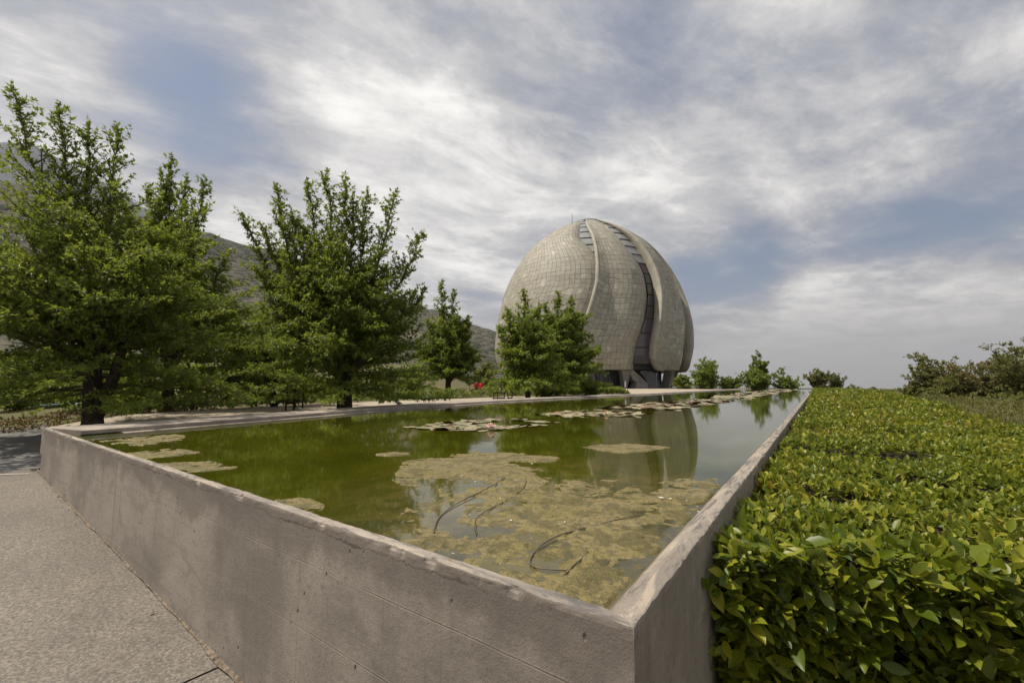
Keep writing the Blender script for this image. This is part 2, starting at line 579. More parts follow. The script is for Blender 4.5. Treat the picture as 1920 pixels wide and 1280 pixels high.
M['glass'] = glass_mat('dark_interior_glass', (.075, .070, .072), .08)  # opaque; the dark interior behind the panes is put into the colour
M['glass_sky_sheen'] = glass_mat('painted_sky_sheen_glass', (.30, .31, .315), .12)  # upper panes: the sky's reflection painted in as a paler glass colour
M['glass_violet'] = glass_mat('violet_tinted_glass', (.085, .074, .085), .15)


def water_mat():
    m, t, out = material('pond_water')
    co = t.new('ShaderNodeTexCoord').outputs['Object']
    n = t.noise(co, .6, 5, .6, .6)
    c = t.mix(t.map(n, .3, .7), (.036, .040, .0025), (.062, .066, .004))
    # the silty shelf in the near right corner, a real change of depth
    d = t.vmath('DISTANCE', t.mapping(co, scale=(1, 1, 0)), (.35, 1.25, 0))
    d = t.math('ADD', d, t.math('MULTIPLY', t.math('SUBTRACT', t.noise(co, 1.8, 5, .6), .5), 1.6))
    c = t.mix(t.map(d, .3, 2.1, .85, 0.0), c, (.050, .046, .026))
    dm = t.vmath('DISTANCE', t.mapping(co, scale=(1, .8, 0)), (.25, 1.75, 0))
    sunk = t.math('MULTIPLY', t.map(t.noise(co, 4.5, 6, .68, .6), .40, .62), t.map(dm, .5, 1.5, 1.0, 0.0))
    c = t.mix(t.math('MULTIPLY', sunk, .9), c, (.105, .086, .022))
    silt = t.noise(co, 16, 6, .7, 1.0)
    c = t.mix(t.math('MULTIPLY', t.map(silt, .56, .72), t.map(d, .4, 2.6, .55, .06)), c, (.15, .125, .065))
    fl = t.voronoi(t.mapping(co, scale=(1, 1, 0)), 22.0)
    fl2 = t.math('MULTIPLY', t.math('LESS_THAN', fl, .085), t.math('GREATER_THAN', t.noise(co, 1.3, 3, .5), .52))
    c = t.mix(t.math('MULTIPLY', fl2, .7), c, (.26, .25, .16))
    rip = t.math('ADD', t.noise(t.mapping(co, scale=(1, 1, 0)), 5.0, 3, .5, .3), t.math('MULTIPLY', t.noise(co, 26, 2, .5), .22))
    p = principled(t, out, c, .035, .5, t.bump(rip, .055, .010))
    p.inputs['IOR'].default_value = 1.33
    return m


M['water'] = water_mat()


def algae_mat():
    m, t, out = material('floating_algae')
    co = t.new('ShaderNodeTexCoord').outputs['Object']
    a = t.noise(co, 2.3, 5, .6, .5)
    b = t.noise(co, 42, 6, .72, .5)
    d = t.noise(co, 130, 3, .6)
    e = t.noise(co, 7.5, 5, .65, .4)
    c = t.mix(t.map(a, .3, .7), (.235, .180, .070), (.190, .150, .030))
    c = t.mix(t.math('MULTIPLY', t.map(e, .46, .58), .85), c, (.095, .078, .018))
    c = t.mix(t.math('MULTIPLY', t.map(b, .46, .62), .85), c, (.070, .060, .016))
    c = t.mix(t.math('MULTIPLY', t.map(d, .56, .72), .5), c, (.38, .32, .17))
    principled(t, out, c, t.map(e, .4, .6, .35, .7), .5, t.bump(t.math('ADD', b, t.math('MULTIPLY', d, .5)), .9, .010))
    return m


M['algae'] = algae_mat()


def aggregate(name, base, scale=170, contrast=1.0):
    m, t, out = material(name)
    co = t.new('ShaderNodeTexCoord').outputs['Object']
    v = t.voronoi(co, scale, out='Color')
    v2 = t.noise(co, scale * .55, 4, .7, .2)
    big = t.noise(co, 1.1, 6, .6, .4)
    c = t.mix(t.map(big, .3, .7), tuple(x * .80 for x in base), tuple(x * 1.12 for x in base))
    c = t.mix(t.math('MULTIPLY', t.map(v2, .40, .62, 1.0, 0.0), .62 * contrast), c, (base[0] * .42, base[1] * .42, base[2] * .44))
    c = t.mix(t.math('MULTIPLY', t.map(v2, .60, .74), .45 * contrast), c, (base[0] * 1.5, base[1] * 1.48, base[2] * 1.4))
    c = t.mix(.30, c, t.comb(*[t.map(t.sep(v)[0], 0, 1, .15, .85, False)] * 3), 'OVERLAY')
    rs = t.map(t.noise(co, 2.6, 5, .65), .60, .74)
    c = t.mix(t.math('MULTIPLY', rs, .35), c, (.34, .25, .16))
    principled(t, out, c, .92, .25, t.bump(v2, .8, .006))
    return m


M['paving'] = aggregate('exposed_aggregate_concrete', (.245, .217, .182), 120, 1.15)
M['asphalt'] = aggregate('old_asphalt', (.20, .192, .182), 190, .8)
M['plaza'] = aggregate('compacted_gravel', (.43, .365, .28), 60, .55)


def terrain_mat():
    m, t, out = material('dry_hillside_ground')
    co = t.new('ShaderNodeTexCoord').outputs['Object']
    a = t.noise(co, .05, 6, .6)
    b = t.noise(co, 2.2, 6, .65)
    c = t.mix(t.map(a, .35, .65), (.12, .10, .06), (.085, .095, .035))
    c = t.mix(t.math('MULTIPLY', t.map(b, .4, .7), .5), c, (.20, .16, .10))
    principled(t, out, c, 1.0, .1, t.bump(b, .6, .03))
    return m


M['terrain'] = terrain_mat()


def hill_mat():
    m, t, out = material('scrub_covered_hill')
    co = t.new('ShaderNodeTexCoord').outputs['Object']
    a = t.noise(co, .004, 6, .6, .4)
    v = t.voronoi(co, .085)
    v2 = t.voronoi(t.mapping(co, loc=(31, 7, 3)), .16)
    dens = t.noise(co, .012, 6, .65, .8)
    c = t.mix(t.map(a, .35, .65), (.120, .105, .082), (.075, .072, .058))
    sh = t.math('MAXIMUM', t.map(v, .22, .5, 1, 0), t.map(v2, .2, .45, 1, 0))
    sh = t.math('MULTIPLY', sh, t.map(dens, .22, .45))
    c = t.mix(t.math('MULTIPLY', sh, .92), c, (.032, .045, .024))
    c = t.mix(t.math('MULTIPLY', t.map(t.noise(co, .006, 4, .6, 1.0), .55, .68), .6), c, (.21, .175, .13))
    principled(t, out, c, 1.0, .05, t.bump(sh, 1.0, 3.0))
    return m


M['hill'] = hill_mat()
M['rock'] = plain('far_rock', (.065, .075, .09), 1.0, .1, .35, .004)


def pad_mat():
    m, t, out = material('lily_pad')
    oi = t.new('ShaderNodeObjectInfo').outputs['Random']
    g = t.new('ShaderNodeNewGeometry')
    r = t.math('FRACT', t.math('ADD', oi, g.outputs['Random Per Island']))
    co = t.new('ShaderNodeTexCoord').outputs['Object']
    n = t.noise(co, 18, 4, .6)
    c = t.ramp(r, [(0, (.19, .19, .075)), (.40, (.29, .26, .14)), (.78, (.36, .29, .18)), (.90, (.24, .15, .08)), (1, (.17, .06, .04))])  # pale tans hold the sky's sheen on the pads in their colour
    c = t.mix(t.math('MULTIPLY', t.map(n, .5, .7), .4), c, (.14, .10, .05))
    c = t.mix(t.math('MULTIPLY', g.outputs['Backfacing'], .8), c, (.22, .05, .045))
    principled(t, out, c, .38, .5)
    return m


M['pad'] = pad_mat()
# ==== PART2

# ------------------------------------------------------------------ the setting: ground, road, plaza, hills
def in_poly(x, y, poly):
    x, y = np.asarray(x, float), np.asarray(y, float)
    inside = np.zeros(x.shape, bool)
    n = len(poly)
    for i in range(n):
        x0, y0 = poly[i]; x1, y1 = poly[(i + 1) % n]
        c = ((y0 > y) != (y1 > y)) & (x < (x1 - x0) * (y - y0) / (y1 - y0 + 1e-12) + x0)
        inside ^= c
    return inside


rad = np.r_[0.0, np.geomspace(.6, 14000, 150)]
ang = np.radians(np.linspace(-180, 180, 201)[:-1])
RX = rad[:, None] * np.sin(ang); RY = rad[:, None] * np.cos(ang)
RZ = ground_z(RX, RY) - .10 + (fbm(RX * .4, RY * .4, 3) - .5) * .06 * smooth(8, 40, np.hypot(RX, RY))
g = obj('ground', fast_mesh('ground', np.stack([RX, RY, RZ], -1).reshape(-1, 3), [grid_faces(len(rad), len(ang), True)[:, ::-1]], True), M['terrain'])
tag(g, kind='structure')


def sheet(name, P0, u, v, nu, nv, su, sv, mat, dz, keep=None):
    """a draped sheet: P0 + u*a + v*b, a in [0,su], b in [0,sv]"""
    a = np.linspace(0, su, nu)[:, None]; b = np.linspace(0, sv, nv)[None, :]
    X = P0[0] + u[0] * a + v[0] * b; Y = P0[1] + u[1] * a + v[1] * b
    Z = ground_z(X, Y) + dz
    fc = grid_faces(nu, nv)
    if keep is not None:
        V = np.stack([X, Y, Z], -1).reshape(-1, 3)
        cen = V[fc].mean(1)
        fc = fc[keep(cen[:, 0], cen[:, 1])]
    me = fast_mesh(name, np.stack([X, Y, Z], -1).reshape(-1, 3), [fc], True)
    bm = bmesh.new(); bm.from_mesh(me)
    bmesh.ops.delete(bm, geom=[v_ for v_ in bm.verts if not v_.link_faces], context='VERTS')
    bm.normal_update()
    if sum(f.normal.z for f in bm.faces) < 0:
        bmesh.ops.reverse_faces(bm, faces=bm.faces)
    bm.to_mesh(me); bm.free()
    return tag(obj(name, me, mat), kind='structure')


# paved apron in front of the wall: two slabs with an open joint between them, then the road
apron_poly = lambda s0, s1: None
JS = 5.05        # where the joint crosses, measured along the wall
sheet('pavement', PA - FD * .35 - FN * 7.0, FD, FN, 60, 80, JS - .006 + .35, 6.995, M['paving'], 0.004)
sheet('pavement', PA + FD * JS - FN * 7.0, FD, FN, 60, 80, 8.0, 6.995, M['paving'], 0.000)
sheet('road', PA - FD * 5.5 - FN * 9.0, FD, FN, 60, 70, 5.15, 9.75, M['asphalt'], -.004)
# white line end on the road
wl0, wl1 = at(33, 855, 5.2), at(74, 885, 5.0)
d_ = PA + FD * -.62 - FN * .95, PA + FD * -.02 - FN * .08
mb = MB()
P_ = np.linspace(0, 1, 9)
for i in range(8):
    a0 = d_[0] + (d_[1] - d_[0]) * P_[i]; a1 = d_[0] + (d_[1] - d_[0]) * P_[i + 1]
    tt = (d_[1] - d_[0]) / np.linalg.norm(d_[1] - d_[0]); nn = np.array([-tt[1], tt[0]]) * .012
    z0, z1 = ground_z(*a0) + .010, ground_z(*a1) + .010
    mb.add([(*(a0 - nn), z0), (*(a0 + nn), z0), (*(a1 + nn), z1), (*(a1 - nn), z1)], [(3, 2, 1, 0)])
tag(mb.build('road_marking', M['white']), kind='structure')

LL = left_line()
LT = np.gradient(LL, axis=0); LT /= np.linalg.norm(LT, axis=1)[:, None]
LN = np.c_[-LT[:, 1], LT[:, 0]]      # away from the pool, to the left
arc = np.r_[0, np.cumsum(np.linalg.norm(np.diff(LL, axis=0), axis=1))]
# gravel plaza along the left side of the pool
cols = []
for off in np.r_[-.9, np.linspace(.0, 6.2, 22)]:
    cols.append(LL + LN * off)
Pz = np.stack(cols, 1)
Wd = 3.4 + 1.1 * fbm(arc * .12, arc * 0 + 3, 2) + 9 * smooth(26, 40, arc)
for k, off in enumerate(np.r_[-.9, np.linspace(.0, 1.0, 22)]):
    if k:
        Pz[:, k] = LL + LN * (off * Wd)[:, None]
ext = [(Pz[0] - LT[0] * 5.5 * f_)[None] for f_ in (1.0, .8, .6, .4, .2)]
Pz = np.concatenate(ext + [Pz], 0)
Zp = ground_z(Pz[..., 0], Pz[..., 1]) + .008
Zp = np.where(Zp < PLAZA, Zp, PLAZA + .0)
pv_ = np.concatenate([Pz, Zp[..., None]], -1).reshape(-1, 3)
pf_ = grid_faces(*Zp.shape)
pc_ = pv_[pf_].mean(1)[:, :2] - PA
pf_ = pf_[(pc_ @ FN > .62 + .1 * np.sin(pc_[:, 0] * 2)) | ((pc_ @ FD > .1) & (pc_ @ FN > 0))]
me = fast_mesh('plaza', pv_, [pf_], True)
bm = bmesh.new(); bm.from_mesh(me); bm.normal_update()
if sum(f.normal.z for f in bm.faces) < 0:
    bmesh.ops.reverse_faces(bm, faces=bm.faces)
bm.to_mesh(me); bm.free()
tag(obj('path', me, M['plaza']), kind='structure')
PLAZA_EDGE = Pz[:, -1]


def hill(name, ridge, r_foot, r_crest, r_back, mat, rough, nv=70):
    """ridge: list of (azimuth deg, crest elevation deg seen from the pool)"""
    az = np.linspace(ridge[0][0], ridge[-1][0], 240)
    el = np.interp(az, [p[0] for p in ridge], [p[1] for p in ridge])
    el = el + (fbm(az * .35, az * 0 + 9.1, 4) - .5) * .9 * rough + (fbm(az * 1.6, az * 0 + 2.1, 3) - .5) * .35 * rough
    t = np.linspace(0, 1, nv)
    rows = []
    for a_, e_ in zip(az, el):
        rc = r_crest * (1 + .12 * (fbm(a_ * .2, 4.0, 2) - .5))
        r = np.where(t < .75, r_foot + (rc - r_foot) * t / .75, rc + (r_back - rc) * (t - .75) / .25)
        top = rc * math.tan(math.radians(max(e_, -.5)))
        k = np.where(t < .75, smooth(0, 1, t / .75) * .45 + .55 * (t / .75) ** 1.2, 1 - smooth(0, 1, (t - .75) / .25) * .8)
        hx, hy = r * math.sin(math.radians(a_)), r * math.cos(math.radians(a_))
        q_ = 420.0 / r_crest
        rel = fbm(hx * .012 * q_ + 40, hy * .012 * q_ + 40, 5) - .5
        gul = np.abs(fbm(hx * .006 * q_ + 90, hy * .004 * q_ + 60, 4) - .5)
        z = -3 + top * k + rel * .16 * top * np.sin(np.pi * np.clip(t / .75, 0, 1)) - gul * .55 * top * np.sin(np.pi * np.clip(t / .76, 0, 1))
        rows.append(np.c_[r * math.sin(math.radians(a_)), r * math.cos(math.radians(a_)), z])
    V = np.concatenate(rows)
    o = obj(name, fast_mesh(name, V, [grid_faces(len(az), nv)], True), mat)
    return tag(o, kind='structure')


def azel(px, py):
    p = at(px, py, 1.0) - np.array([0, 0, CAM_Z])
    return math.degrees(math.atan2(p[0], p[1])), math.degrees(math.atan2(p[2], math.hypot(p[0], p[1])))


ridge1 = [azel(*p) for p in ((400, 432), (480, 462), (600, 497), (700, 532), (780, 565), (850, 590), (920, 612), (1000, 650), (1080, 695), (1130, 722))]
ridge1 = [(-78, 17), (-60, 17)] + [azel(0, 335), azel(200, 378)] + ridge1
ridge2 = [azel(*p) for p in ((0, 263), (60, 268), (110, 290), (170, 325), (215, 352), (300, 400), (400, 440), (520, 520), (700, 640))]
ridge2 = [(-85, 18), (-65, 19), (-55, 19.5)] + ridge2
hill('hill', ridge1, 160, 760, 1500, M['hill'], 1.0)
hill('mountain', ridge2, 1600, 2900, 4200, M['rock'], .8)

# ------------------------------------------------------------------ the pool
pool = empty('reflecting_pool', (PB[0], PB[1], -.9))
tag(pool, 'long raised reflecting pool with weathered concrete walls', 'pool')


def part(o):
    """parent to the pool without moving"""
    o.parent = pool
    o.matrix_parent_inverse = Matrix.Translation(pool.location).inverted()
    return o


PROFILE = np.array([(0, -1.5), (0, -1.1), (0, -.8), (0, -.5), (0, -.3), (0, -.18), (0, -.11), (0, -.07), (0, -.045), (0, -.028), (0, -.014), (.0005, -.006), (.002, -.0015), (.006, 0.0),
                    (.014, .0005), (.028, .0005), (.040, .000), (.045, -.0015), (.048, -.006), (.050, -.016), (.066, -.022), (.084, -.030), (.102, -.040), (.116, -.052), (.124, -.075), (.13, -.2), (.13, -.9)])


def wall(name, P0, D, Nin, S, mat, mitre0=None, mitre1=None, seed=0):
    """extruded wall along D; Nin points into the pool; the ends are mitred along given vectors per unit offset"""
    L = S[-1]
    rows = []
    for s_ in S:
        q = PROFILE[:, 0].copy(); z = PROFILE[:, 1].copy()
        n1 = fbm(np.full(len(q), s_ * 9 + seed), z * 30 + q * 40, 3) - .5
        n2 = fbm(np.full(len(q), s_ * 38 + seed), z * 60 + q * 80, 2) - .5
        n0 = fbm(np.full(len(q), s_ * 1.3 + seed), z * 2, 2) - .5
        topk = np.exp(-((z + .004) / .020) ** 2)
        chip = max(0, float(fbm(s_ * 16.0 + seed, 3.3, 4)) - .60) * .055
        edge = np.exp(-((q - .002) / .008) ** 2) * np.exp(-((z + .004) / .012) ** 2)
        q = q + (n1 * .005 + n2 * .004) * topk * (q < .05) + chip * edge + n0 * .004 * (z > -1)
        z = z + (n1 * .004 + n2 * .0025) * topk - chip * .55 * edge
        p0 = P0 + D * s_
        # mitre: slide each point along the wall so that the end profile lies on the mitre
        sl = np.zeros(len(q))
        if mitre0 is not None:
            sl = sl + q * mitre0 * (1 - s_ / L) ** 4
        if mitre1 is not None:
            sl = sl + q * mitre1 * (s_ / L) ** 4
        XY = p0[None] + Nin[None] * q[:, None] + D[None] * sl[:, None]
        rows.append(np.c_[XY, z])
    V = np.concatenate(rows)
    fc = [grid_faces(len(S), len(PROFILE))]
    me = fast_mesh(name, V, fc, False)
    bm = bmesh.new(); bm.from_mesh(me)
    bm.normal_update()
    cap0 = [bm.verts[i] for i in range(len(PROFILE))] if bm.verts.ensure_lookup_table() is None else []
    n = len(PROFILE)
    bm.faces.new([bm.verts[i] for i in range(n)])
    bm.faces.new([bm.verts[(len(S) - 1) * n + i] for i in reversed(range(n))])
    bmesh.ops.recalc_face_normals(bm, faces=bm.faces)
    bm.to_mesh(me); bm.free()
    return part(obj(name, me, mat))


cosang = float(np.dot(-FD, SD))                       # interior corner angle
k_m = (1 + cosang) / math.sin(math.acos(cosang)) if True else 1
m_half = 1 / math.tan(math.acos(cosang) / 2)
SF = np.r_[np.linspace(0, 3, 140)[:-1], np.linspace(3, FL, 420)]
wall('front_wall', PA, FD, FN, SF, M['wall_front'], None, -m_half, 3)['label'] = 'stained front wall with a cracked lip'
SS = np.r_[np.linspace(0, 3, 260)[:-1], np.geomspace(3, SL, 240)]
wall('side_wall', PB, SD, -SN, SS, M['wall_side'], m_half, None, 40)['label'] = 'long side wall with lime stained lip'
ER = PB + SD * SL
EL = LL[-1]
ED = (EL - ER) / np.linalg.norm(EL - ER)
mbw = MB()
mid_ = (ER + EL) / 2 + np.array([SD[0], SD[1]]) * .16
mbw.box((mid_[0], mid_[1], -.45), (np.linalg.norm(EL - ER) + 1.2, .3, .93), math.atan2(ED[1], ED[0]))
part(mbw.build('end_wall', M['wall_side']))

# gutter strip of grout and grit at the foot of the front wall
a = np.linspace(-.2, FL + 1.5, 260)
rows = []
for s_ in a:
    wdt = .006 + .040 * float(fbm(s_ * 4, 1.0, 4)) ** 1.5
    for f_, h_ in ((0, .018), (.4, .014), (1.0, .0)):
        p = PA + FD * s_ - FN * (wdt * f_ - .01)
        rows.append((p[0], p[1], float(ground_z(*p)) + .010 + h_ * float(fbm(s_ * 12, f_ * 5, 3))))
o = obj('grout_strip', fast_mesh('grout_strip', rows, [grid_faces(len(a), 3)], True), M['grout'])
part(o)

# coping slabs along the left side, one by one, with a ledge below them
SLAB_W, SLAB_T = .82, .045
pos, k = 0.0, 0
inner_off = -SLAB_W


def on_left(s_, off):
    x = np.interp(s_, arc, LL[:, 0]); y = np.interp(s_, arc, LL[:, 1])
    nx = np.interp(s_, arc, LN[:, 0]); ny = np.interp(s_, arc, LN[:, 1])
    return np.array([x + nx * off, y + ny * off])


while pos < arc[-1] - .2:
    ln = 1.55 if pos < 30 else 3.1
    e = min(pos + ln, arc[-1])
    n = 6
    V = []
    jz = random.uniform(-.003, .003)
    for i in range(n + 1):
        s_ = pos + .006 + (e - pos - .012) * i / n
        if k == 0 and i == 0:
            s_ = .0
        for off, z in ((-SLAB_W, -SLAB_T), (-SLAB_W, -.006), (-SLAB_W + .008, 0), (-.008, 0), (0, -.008), (0, -.30)):
            p = on_left(s_, off)
            if k == 0:      # the first slab is cut to the line of the front wall
                q_ = float(np.dot(p - PA, FN))
                p = p + LT[0] * max(0, .003 - q_) / float(np.dot(LT[0], FN))
            V.append((p[0], p[1], z + jz))
    Fs = [tuple(f) for f in grid_faces(n + 1, 6, True)] + [tuple(range(5, -1, -1)), tuple(range(n * 6, n * 6 + 6))]
    m_ = MB(); m_.add(V, Fs)
    part(m_.build('coping_slab', M['coping']))
    pos = e; k += 1
V = []
SA = np.r_[.35, np.linspace(.6, arc[-1], 220)]
for s_ in SA:
    j = float(fbm(s_ * 2.0, 6.0, 3)) * .05
    for off, z in ((-SLAB_W + .02, -SLAB_T - .004), (-SLAB_W - .05 - j, -SLAB_T - .004), (-SLAB_W - .075 - j, -.062), (-SLAB_W - .08 - j, -.5)):
        p = on_left(s_, off); V.append((p[0], p[1], z))
o = part(obj('inner_ledge', fast_mesh('inner_ledge', V, [grid_faces(len(SA), 4)[:, ::-1]], True), M['coping']))

# water
W0 = PA + FN * .10 + FD * .3
wp = [PA + FN * .1 + FD * .2, PB + FN * .1 - SN * .1, ER - SN * .1, EL + (ER - EL) * .06]
wp += [on_left(s_, -SLAB_W + .01) for s_ in np.linspace(arc[-1] - 1, .5, 60)]
me = bpy.data.meshes.new('pond_water')
bm = bmesh.new()
f = bm.faces.new([bm.verts.new((p[0], p[1], WATER)) for p in wp])
bmesh.ops.triangulate(bm, faces=bm.faces)
bm.normal_update()
if sum(f.normal.z for f in bm.faces) < 0:
    bmesh.ops.reverse_faces(bm, faces=bm.faces)
bm.to_mesh(me); bm.free()
tag(obj('water', me, M['water']), kind='structure')
# ==== PART3

# ------------------------------------------------------------------ the temple: nine stone petals round a dome
TX, TY, TZ = 13.75, 80.0, -.12
prof_z = np.array([-1, 0, 1.4, 2.7, 4.3, 7.0, 9.9, 13.6, 17.4, 20.0, 22.5, 24.0, 25.5, 26.5, 27.3, 27.9, 28.3])
SCL = .955
prof_r = SCL * np.array([14.4, 14.8, 15.7, 16.6, 17.05, 17.15, 16.95, 16.2, 15.0, 13.6, 11.7, 10.1, 8.0, 6.2, 4.4, 2.9, 1.8])
prof_z[8:] = 17.4 + (prof_z[8:] - 17.4) * 1.13
_zz = np.linspace(-1, prof_z[-1], 600)
_rr = np.interp(_zz, prof_z, prof_r)
for _ in range(120):
    _rr[1:-1] = _rr[1:-1] * .5 + (_rr[:-2] + _rr[2:]) * .25
EDGE_L = np.array([(28.3, -17), (26.4, -14), (23.8, -9.6), (21.3, -8.2), (18.5, -8.0), (15.5, -8.8), (12.7, -11.4), (9.8, -14.6), (8, -16.8), (6.3, -18), (4, -17.6), (2.6, -16), (0, -16)])[::-1]
EDGE_R = np.array([(28.3, 13), (26.3, 15.6), (23.2, 18.5), (20.8, 22.8), (18.8, 27.6), (16.1, 27.8), (13.6, 26.0), (11.1, 22.9), (8.8, 19.2), (6.5, 14.6), (4.2, 12.6), (2, 12.1), (0, 12.3)])[::-1]
_el = np.interp(_zz, EDGE_L[:, 0], EDGE_L[:, 1]); _er = np.interp(_zz, EDGE_R[:, 0], EDGE_R[:, 1])
for _ in range(300):
    for arr in (_el, _er):
        arr[1:-1] = arr[1:-1] * .5 + (arr[:-2] + arr[2:]) * .25
prof = lambda z: np.interp(z, _zz, _rr)
el_ = lambda z: np.interp(z, _zz, _el)
er_ = lambda z: np.interp(z, _zz, _er)
ZTOP = 29.35

temple = empty('domed_temple', (TX, TY, TZ))
tag(temple, 'large domed temple of nine overlapping pale stone petals beyond the pool', 'temple')


def cyl(theta_deg, r, z):
    th = np.radians(theta_deg)
    return np.stack([r * np.sin(th), -r * np.cos(th), z + 0 * r], -1)


WIDE = 0.0


def wing_pt(u, v, lift=0.0):
    """u 0..1 left to right, v 0..1 bottom to top"""
    u, v = np.asarray(u, float), np.asarray(v, float)
    zmin = 2.62 + 1.9 * np.clip(1 - u / .20, 0, 1) ** 2.2
    z = zmin + (ZTOP - zmin) * v
    eR = er_(z) + (7.0 * smooth(24.5, 20.5, z) if WIDE else 0.0)
    th = el_(z) - WIDE + (eR - el_(z) + WIDE) * u
    uo = u
    u = np.clip((u - 1) * (34 + WIDE) / 34 + 1, 0, 1) if WIDE else u
    r = prof(z)
    k = np.minimum(1, r / 11)
    d = .75 * np.exp(-(np.clip(uo, 0, 1) / .16 * (34 + WIDE) / 34) ** 2) - 1.6 * smooth(.66, 1.06, u) ** 1.6 + .35 * (np.sin(np.pi * np.clip(u, .5 if WIDE else 0, 1)))
    # a fold runs down the petal from the lip
    d = d + (0 if WIDE else .16) * np.sin((u * 1.6 + v * .8) * math.pi * 2) * smooth(.0, .3, v) * smooth(1, .7, v)
    low = smooth(.14, .0, v)
    d = d - low * .45 * smooth(.75, .3, u)
    return cyl(th, r + d * k + lift, z)


